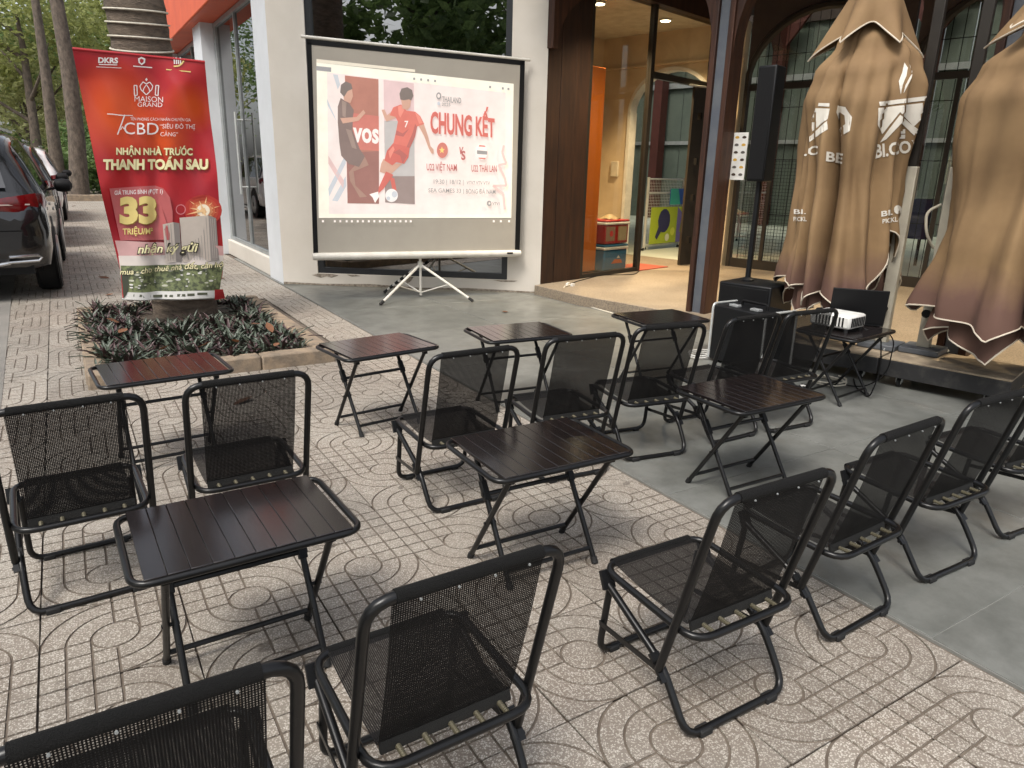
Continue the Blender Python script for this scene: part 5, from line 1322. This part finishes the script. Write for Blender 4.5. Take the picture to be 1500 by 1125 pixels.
# ================================================================== CARS
M['carblack'] = mat('black_car_paint', (.006, .006, .007), .22, col2=(.008, .008, .009), coat=.8)
M['cargrey'] = mat('dark_grey_car_paint', (.03, .032, .035), .25, coat=.8)
M['carwhite'] = mat('white_car_paint', (.72, .72, .72), .25, coat=.8)
M['chrome'] = mat('satin_chrome', (.55, .55, .55), .22, .9)
M['tail'] = mat('tail_light_red', (.18, .004, .006), .12, col2=(.10, .003, .004), scale=14, coat=.8)
M['rim'] = mat('alloy_rim', (.28, .28, .29), .3, .8)
def make_car(label, paint, loc, rz, group='parked cars'):
    t = thing('parked_car', label, 'car', loc, rz, group)
    W = .93
    # station: y, z bottom, half width, belt z, belt half width, roof z, roof half width
    ST = [(-2.30, .50, .70, .80, .72, .86, .60), (-2.27, .36, .84, .86, .86, 1.00, .74), (-2.20, .32, .90, .98, .89, 1.10, .80), (-2.10, .30, .925, 1.04, .91, 1.28, .74), (-1.98, .30, W, 1.05, .915, 1.52, .68), (-1.85, .30, W, 1.05, .92, 1.625, .66),
          (-1.5, .30, W, 1.04, .92, 1.67, .66), (-.9, .28, W, 1.03, .92, 1.69, .67), (-.2, .26, W, 1.01, .92, 1.68, .67), (.35, .26, W, 1.00, .92, 1.62, .66), (.75, .26, W, .99, .92, 1.42, .70), (1.15, .26, W, .99, .91, 1.12, .82), (1.5, .28, W, .96, .88, 1.03, .80), (2.0, .30, .90, .88, .85, .97, .74), (2.22, .34, .80, .74, .80, .84, .66), (2.30, .42, .66, .66, .68, .70, .55)]
    def sec(s):
        y, zb, w, bz, bw, rz_, rw = s
        return [(0, y, zb), (w*.80, y, zb), (w*.96, y, zb+.05), (w, y, zb+.22), (w*1.005, y, (zb+bz)/2+.06), (w*.985, y, bz-.06), (bw, y, bz), (bw*.45+rw*.55, y, bz*.42+rz_*.58), (rw+.015, y, rz_-.05), (rw*.86, y, rz_-.008), (rw*.4, y, rz_+.008), (0, y, rz_+.012)]
    S = [sec(s) for s in ST]; n = len(S[0]); full = []
    for s in S: full.append([(-x, y, z) for x, y, z in reversed(s)]+[p for p in s[1:]])
    m = len(full[0]); q = MB()
    q.add([p for s in full for p in s], [(i*m+k, i*m+k+1, (i+1)*m+k+1, (i+1)*m+k) for i in range(len(full)-1) for k in range(m-1)]+[tuple(range(m))]+[tuple((len(full)-1)*m+k for k in reversed(range(m)))])
    q.build('body', paint, t, angle=50)
    def side(i, k, s, o=.006): x, y, z = S[i][k]; return (s*(x+o), y, z)
    for s in (-1, 1):
        for a, b in ((3, 5), (5, 7), (7, 10)):
            q = MB(); up = [side(i, 8, s) for i in range(a, b+1)]; md = [side(i, 7, s, .007) for i in range(a, b+1)]; lo = [side(i, 6, s, .005) for i in range(a, b+1)]
            def ins(A, B, f): return [tuple(A[k][j]*(1-f)+B[k][j]*f for j in range(3)) for k in range(len(A))]
            lo2 = ins(lo, md, .12); up2 = ins(up, md, .12); c_ = len(up)
            for row in (lo2, md, up2):
                row[0] = (row[0][0], row[0][1]+.03, row[0][2]); row[-1] = (row[-1][0], row[-1][1]-.03, row[-1][2])
            q.add(lo2+md+up2, [(r_*c_+k, r_*c_+k+1, (r_+1)*c_+k+1, (r_+1)*c_+k) for r_ in (0, 1) for k in range(c_-1)]); q.build('side_window', 'carglass', t)
        q = MB(); q.bar((s*.955, -1.0, .86), (s*.955, -.8, .86), .02, .03); q.bar((s*.955, .1, .86), (s*.955, .3, .86), .02, .03); q.build('door_handle', 'chrome', t, bev=.005)
        q = MB(); q.lathe([(.02, -.11), (.075, -.08), (.09, 0), (.075, .08), (.02, .11)], (s*1.06, .62, 1.08), 10, Matrix.Rotation(R(90), 3, 'Y')); q.bar((s*.9, .62, 1.03), (s*1.0, .62, 1.05), .05, .03); q.build('mirror', 'black', t)
        q = MB(); q.bar((s*.60, -1.75, 1.70), (s*.60, .2, 1.72), .03, .03); q.build('roof_rail', 'chrome', t)
        # tail light wraps round the corner
        q = MB(); pth = [(s*.18, -2.275, .955), (s*.50, -2.285, .965), (s*.74, -2.265, .975), (s*.86, -2.215, .985), (s*.915, -2.10, .99), (s*.93, -1.98, .985)]
        vv = []
        for k, (x, y, z) in enumerate(pth):
            hh = (.035, .055, .085, .095, .08, .03)[k]; vv += [(x, y-.012 if k < 4 else y, z-hh), (x+s*.012*(k > 2), y-.022 if k < 4 else y, z), (x, y-.008 if k < 4 else y, z+hh)]
        q.add(vv, [(k*3+j, k*3+j+1, k*3+j+4, k*3+j+3) for k in range(5) for j in (0, 1)]); tl = q.build('tail_light', 'tail', t, angle=30)
        q = MB(); q.bar((s*.45, -2.313, .962), (s*.80, -2.268, .972), .012, .012); q.build('light_strip', flat('lamp_lens', (.6, .5, .45), 0, .2), tl)
        q = MB(); q.box((s*.74, -2.262, .62), (.20, .03, .045), rz=s*.25); q.build('reflector', 'tail', t, bev=.008)
        q = MB(); q.tube([(s*.54, -2.30, .405), (s*.80, -2.27, .415), (s*.83, -2.26, .445), (s*.80, -2.272, .47), (s*.56, -2.305, .46)], .016, 8, closed=True); q.build('exhaust_trim', 'chrome', t)
        q = MB(); q.box((s*.68, -2.27, .437), (.22, .02, .035), rz=s*.12); q.build('exhaust_slot', 'black', t)
    q = MB(); q.tube([(-.56, -2.29, .40), (-.3, -2.312, .36), (.3, -2.312, .36), (.56, -2.29, .40)], .022, 8); q.build('bumper_trim', 'chrome', t)
    q = MB(); r0 = [(-.62, -2.212, 1.12), (.62, -2.212, 1.12), (.55, -2.005, 1.52), (-.55, -2.005, 1.52)]; q.add([(x, y-.012, z+.008) for x, y, z in r0], [(0, 1, 2, 3)]); q.build('rear_window', 'carglass', t)
    q = MB(); r0 = [(-.62, .42, 1.60), (.62, .42, 1.60), (.74, 1.06, 1.17), (-.74, 1.06, 1.17)]; q.add([(x, y+.012, z+.012) for x, y, z in r0], [(0, 1, 2, 3)]); q.build('windscreen', 'carglass', t)
    q = MB(); q.box((0, -2.318, .80), (.48, .012, .13)); q.build('number_plate', flat('plate_yellow', (.72, .60, .14)), t, bev=.003)
    q = MB(); q.box((0, -2.04, 1.585), (1.1, .16, .03), rot=Matrix.Rotation(R(8), 3, 'X')); q.build('spoiler', paint, t, bev=.01)
    q = MB(); q.box((0, -2.0, .34), (1.5, .5, .12)); q.box((0, 0, .30), (1.6, 3.8, .10)); q.build('underbody', 'black', t)
    for s in (-1, 1):
        for yy in (-1.40, 1.36):
            ax_ = Matrix.Rotation(R(90), 3, 'Y')
            q = MB(); q.lathe([(.405, -.012), (.405, .012)], (s*.925, yy, .40), 28, ax_); q.build('wheel_arch', 'black', t)
            q = MB(); q.lathe([(.25, -.115), (.335, -.115), (.358, -.085), (.358, .085), (.335, .115), (.25, .115)], (s*.835, yy, .358), 32, ax_); wl = q.build('wheel', 'rubber', t, angle=35)
            q = MB(); q.lathe([(.06, .02), (.06, .04), (.235, .03), (.25, .0), (.25, -.02)], (s*.935, yy, .358), 24, ax_ if s > 0 else Matrix.Rotation(R(-90), 3, 'Y')); q.build('rim', 'rim', wl)
    return t
make_car('shiny black car parked at the left edge with red wrap-round tail light', 'carblack', (-1.99, 8.22, 0), R(-1.2))
make_car('dark grey car parked in front of the shiny black one', 'cargrey', (-1.95, 13.6, 0), R(-.6))
make_car('white car parked farthest along the pavement', 'carwhite', (-1.80, 19.6, 0), R(-1))

# ================================================================== TREES AND GREENERY
def mat_leaf(name, a, b):
    m, t, bs_ = _new(name); p = coords(t, 'pos')
    c = mixc(t, ramp(t, noise(t, p, 1.1, 3), .35, .65), a, b); c = mixc(t, ramp(t, noise(t, p, 14, 2), .4, .7), c, tuple(x*1.5 for x in b))
    L(t, c, bs_.inputs['Base Color']); bs_.inputs['Roughness'].default_value = .55
    tr = t.nodes.new('ShaderNodeBsdfTranslucent'); L(t, c, tr.inputs[0]); mx = t.nodes.new('ShaderNodeMixShader'); mx.inputs[0].default_value = .5
    L(t, bs_.outputs[0], mx.inputs[1]); L(t, tr.outputs[0], mx.inputs[2]); L(t, mx.outputs[0], t.nodes['Material Output'].inputs[0]); return m
M['leafa'] = mat_leaf('olive_leaves', (.17, .20, .065), (.30, .32, .11))
M['leafb'] = mat_leaf('deep_green_leaves', (.075, .13, .042), (.15, .22, .075))
M['leafc'] = mat_leaf('pale_yellow_green_leaves', (.26, .29, .12), (.38, .38, .18))
def crown_mesh(seed, blobs, n, size, m):
    rg = random.Random(seed); q = MB(); tot = sum(b[3]**2 for b in blobs)
    for bx, by, bz, br in blobs:
        sub_ = [(rg.gauss(0, 1), rg.gauss(0, 1), rg.gauss(0, .8)) for _ in range(14)]
        for k in range(int(n*br*br/tot)):
            sx_ = rg.choice(sub_); l_ = math.sqrt(sum(c*c for c in sx_)) or 1; rr_ = br*rg.uniform(.45, 1.0)
            c_ = Vector((bx, by, bz))+Vector([c/l_*rr_ for c in sx_])+Vector((rg.gauss(0, br*.2), rg.gauss(0, br*.2), rg.gauss(0, br*.16)))
            a = Vector((rg.gauss(0, 1), rg.gauss(0, 1), rg.gauss(0, .5))).normalized(); b = a.cross(Vector((rg.gauss(0, 1), rg.gauss(0, 1), rg.gauss(0, 1)))).normalized(); s = size*rg.uniform(.6, 1.35)
            q.add([c_-a*s, c_+b*s*.42-a*s*.1, c_+a*s, c_-b*s*.42-a*s*.1], [(0, 1, 2, 3)])
    return q.mesh('crown', m, 180)
def tree(label, loc, trunk, limbs, blobs, n, size, leaf, seed, group='street trees'):
    t = thing('street_tree', label, 'tree', loc, 0, group); q = MB()
    q.tube([Vector(p[:3]) for p in trunk], [p[3] for p in trunk], 14)
    for lb in limbs: q.tube([Vector(p[:3]) for p in lb], [p[3] for p in lb], 8)
    q.build('trunk', 'bark', t, angle=60); link('crown', crown_mesh(seed, blobs, n, size, leaf), t); return t
def px_at(x, y, Y): p = onplane(x, y, Vector((0, Y, 0)), Vector((0, 1, 0))); return p
def trunk_px(Y, rows):      # rows of (pixel y, pixel x left, pixel x right), bottom first
    out = []
    for y_, xl, xr in rows:
        a, b = px_at(xl, y_, Y), px_at(xr, y_, Y); out.append(((a+b)/2, (b-a).length/2))
    base = out[0][0]; return Vector((base.x, Y, 0)), [(p.x-base.x, 0, p.z-(base.z if False else 0), r_) for p, r_ in out]
def tall(tr, dz, lean=0.0): x, y, z, r_ = tr[-1]; return tr+[(x+lean*dz*.5, y, z+dz*.5, r_*.8), (x+lean*dz, y, z+dz, r_*.45)]
def limbs_for(tr, seed, n=6):
    rg = random.Random(seed); out = []; x, y, z, r_ = tr[-1]; x0_, y0_, z0_, r0 = tr[-3]
    for k in range(n):
        f = k/n; a = rg.uniform(0, 6.28); b = (x0_+(x-x0_)*f, y0_+(y-y0_)*f, z0_+(z-z0_)*f); ln = rg.uniform(2.2, 4)
        out.append([(*b, r0*.45), (b[0]+math.cos(a)*ln*.5, b[1]+math.sin(a)*ln*.5, b[2]+ln*.35, r0*.28), (b[0]+math.cos(a)*ln, b[1]+math.sin(a)*ln, b[2]+ln*.8, r0*.10)])
    return out
# the two dark trunks behind the banner
l1, t1 = trunk_px(28.9, [(296, 99, 134), (270, 101, 131), (200, 99, 125), (100, 88, 112), (0, 72, 93), (-60, 62, 80)]); t1 = tall(t1, 12)
tree('thick dark rough-barked tree trunk immediately left of the banner', l1, t1, limbs_for(t1, 1), [(-3, 0, 24, 3.6), (-1, 1, 22.5, 3), (-4.5, -1, 22, 2.6), (-2.5, 1, 26.5, 2.6)], 2600, .22, 'leafb', 31)
l2, t2 = trunk_px(32, [(288, 74, 100), (270, 75, 99), (200, 68, 88), (100, 58, 74), (0, 45, 58), (-60, 38, 50)]); t2 = tall(t2, 12)
tree('grey-brown tree trunk behind and left of the thick one', l2, t2, limbs_for(t2, 2), [(-3, 0, 24, 3.4), (-1, 2, 26, 3), (-5, 1, 22.5, 2.4)], 2600, .22, 'leafa', 32)
# leafy trees filling the gap above the cars
for k, (x, y, Y, rr_, lf_, nn_, lb) in enumerate(((30, 140, 42, 3.2, 'leafc', 6000, 'sunlit olive tree low above the white car roof'), (20, 20, 38, 3.0, 'leafa', 5500, 'olive-green tree filling the top left corner'), (125, 40, 46, 3.2, 'leafa', 5000, 'olive tree seen between the trunks and the palm'), (60, 100, 52, 4.6, 'leafa', 6000, 'deep green tree far behind the dark trunks'), (-60, 60, 45, 4.5, 'leafb', 6000, 'dense green tree beyond the left picture edge'), (140, 170, 58, 4.2, 'leafb', 6000, 'dark tree far off beside the banner edge'))):
    c_ = px_at(x, y, Y); tr = [(0, 0, -.2, .28), (.1, 0, c_.z*.4, .2), (.15, 0, c_.z*.8, .14), (.1, 0, c_.z, .06)]
    rg = random.Random(50+k); bl = [(0, 0, c_.z, rr_)]+[(rg.uniform(-1, 1)*rr_, rg.uniform(-.6, .6)*rr_, c_.z+rg.uniform(-.9, .9)*rr_, rr_*rg.uniform(.45, .7)) for _ in range(5)]
    tree(lb, Vector((c_.x, Y, 0)), tr, limbs_for(tr, 60+k, 5), bl, nn_, .17 if Y < 50 else .22, lf_, 70+k)
for k, (x, Y, w_, hh, lf_, lb) in enumerate(((150, 33, 2.2, 1.9, 'leafb', 'clipped hedge bush at the foot of the dark trunk, beside the banner'), (60, 40, 3.0, 2.2, 'leafb', 'hedge bush behind the parked white car'), (120, 36, 2.0, 2.4, 'leafb', 'tall hedge bush between the two dark trunks'), (20, 46, 3.2, 2.6, 'leafc', 'pale hedge bush farthest left behind the cars'))):
    c_ = px_at(x, 250, Y); rg = random.Random(90+k); t = thing('hedge_bush', lb, 'shrub', (c_.x, Y, .1), 0, 'hedge bushes')
    link('foliage', crown_mesh(90+k, [(rg.uniform(-1, 1)*w_*.6, rg.uniform(-.4, .4), hh*rg.uniform(.35, .75), hh*.5) for _ in range(6)], 3500, .13, lf_), t)
    q = MB(); q.tube([(0, 0, -.2), (0, 0, hh*.6)], [.06, .03], 6); q.build('stem', 'bark', t)
kb = MB(); kb.box2((-1.6, 28.1, -.2), (6, 28.3, .22)); o = kb.build('kerb', 'kerb', bev=.02); struct(o)
# across the street behind the camera: seen only as reflections in the panes
for k, (x, y, rr_) in enumerate(((-9, -6, 2.6), (-12, -1, 3.0), (-8.5, -13, 2.8), (-13, 6, 3.0), (-12, 13, 3.0))):
    tr = [(0, 0, -.2, .3), (.1, .1, 2.5, .24), (0, .2, 5, .18), (.1, 0, 7, .08)]; rg = random.Random(120+k)
    bl = [(0, 0, 6.2, rr_)]+[(rg.uniform(-1, 1)*rr_, rg.uniform(-1, 1)*rr_, 6+rg.uniform(-.7, .8)*rr_, rr_*.6) for _ in range(5)]
    tree('leafy street tree across the road, %s, mirrored in the shop glass' % ('nearest the chairs', 'opposite the screen', 'farthest behind the viewer', 'opposite the black car', 'opposite the grey car')[k], (x, y, 0), tr, limbs_for(tr, 130+k, 5), bl, 3500, .24, 'leafb', 140+k)
nb_ = thing('street_house', 'pale house with brown roof across the road, mirrored in the shop glass', 'building', (-24, 6, 0), 0)
q = MB(); q.box((0, 0, 2.6), (6, 26, 5.2)); q.build('wall', 'wallgrey', nb_)
q = MB(); q.prism([(-3.6, 5.2), (3.6, 5.2), (0, 7)], -13.4, 13.4, lambda a, b, d: (a, d, b)); q.build('roof', flat('roof_brown', (.16, .08, .05)), nb_)
for k in range(6):
    q = MB(); q.box((3.02, -10.5+k*4.2, 2.0), (.06, 1.6, 2.0)); wn_ = q.build('window', 'frame', nb_)
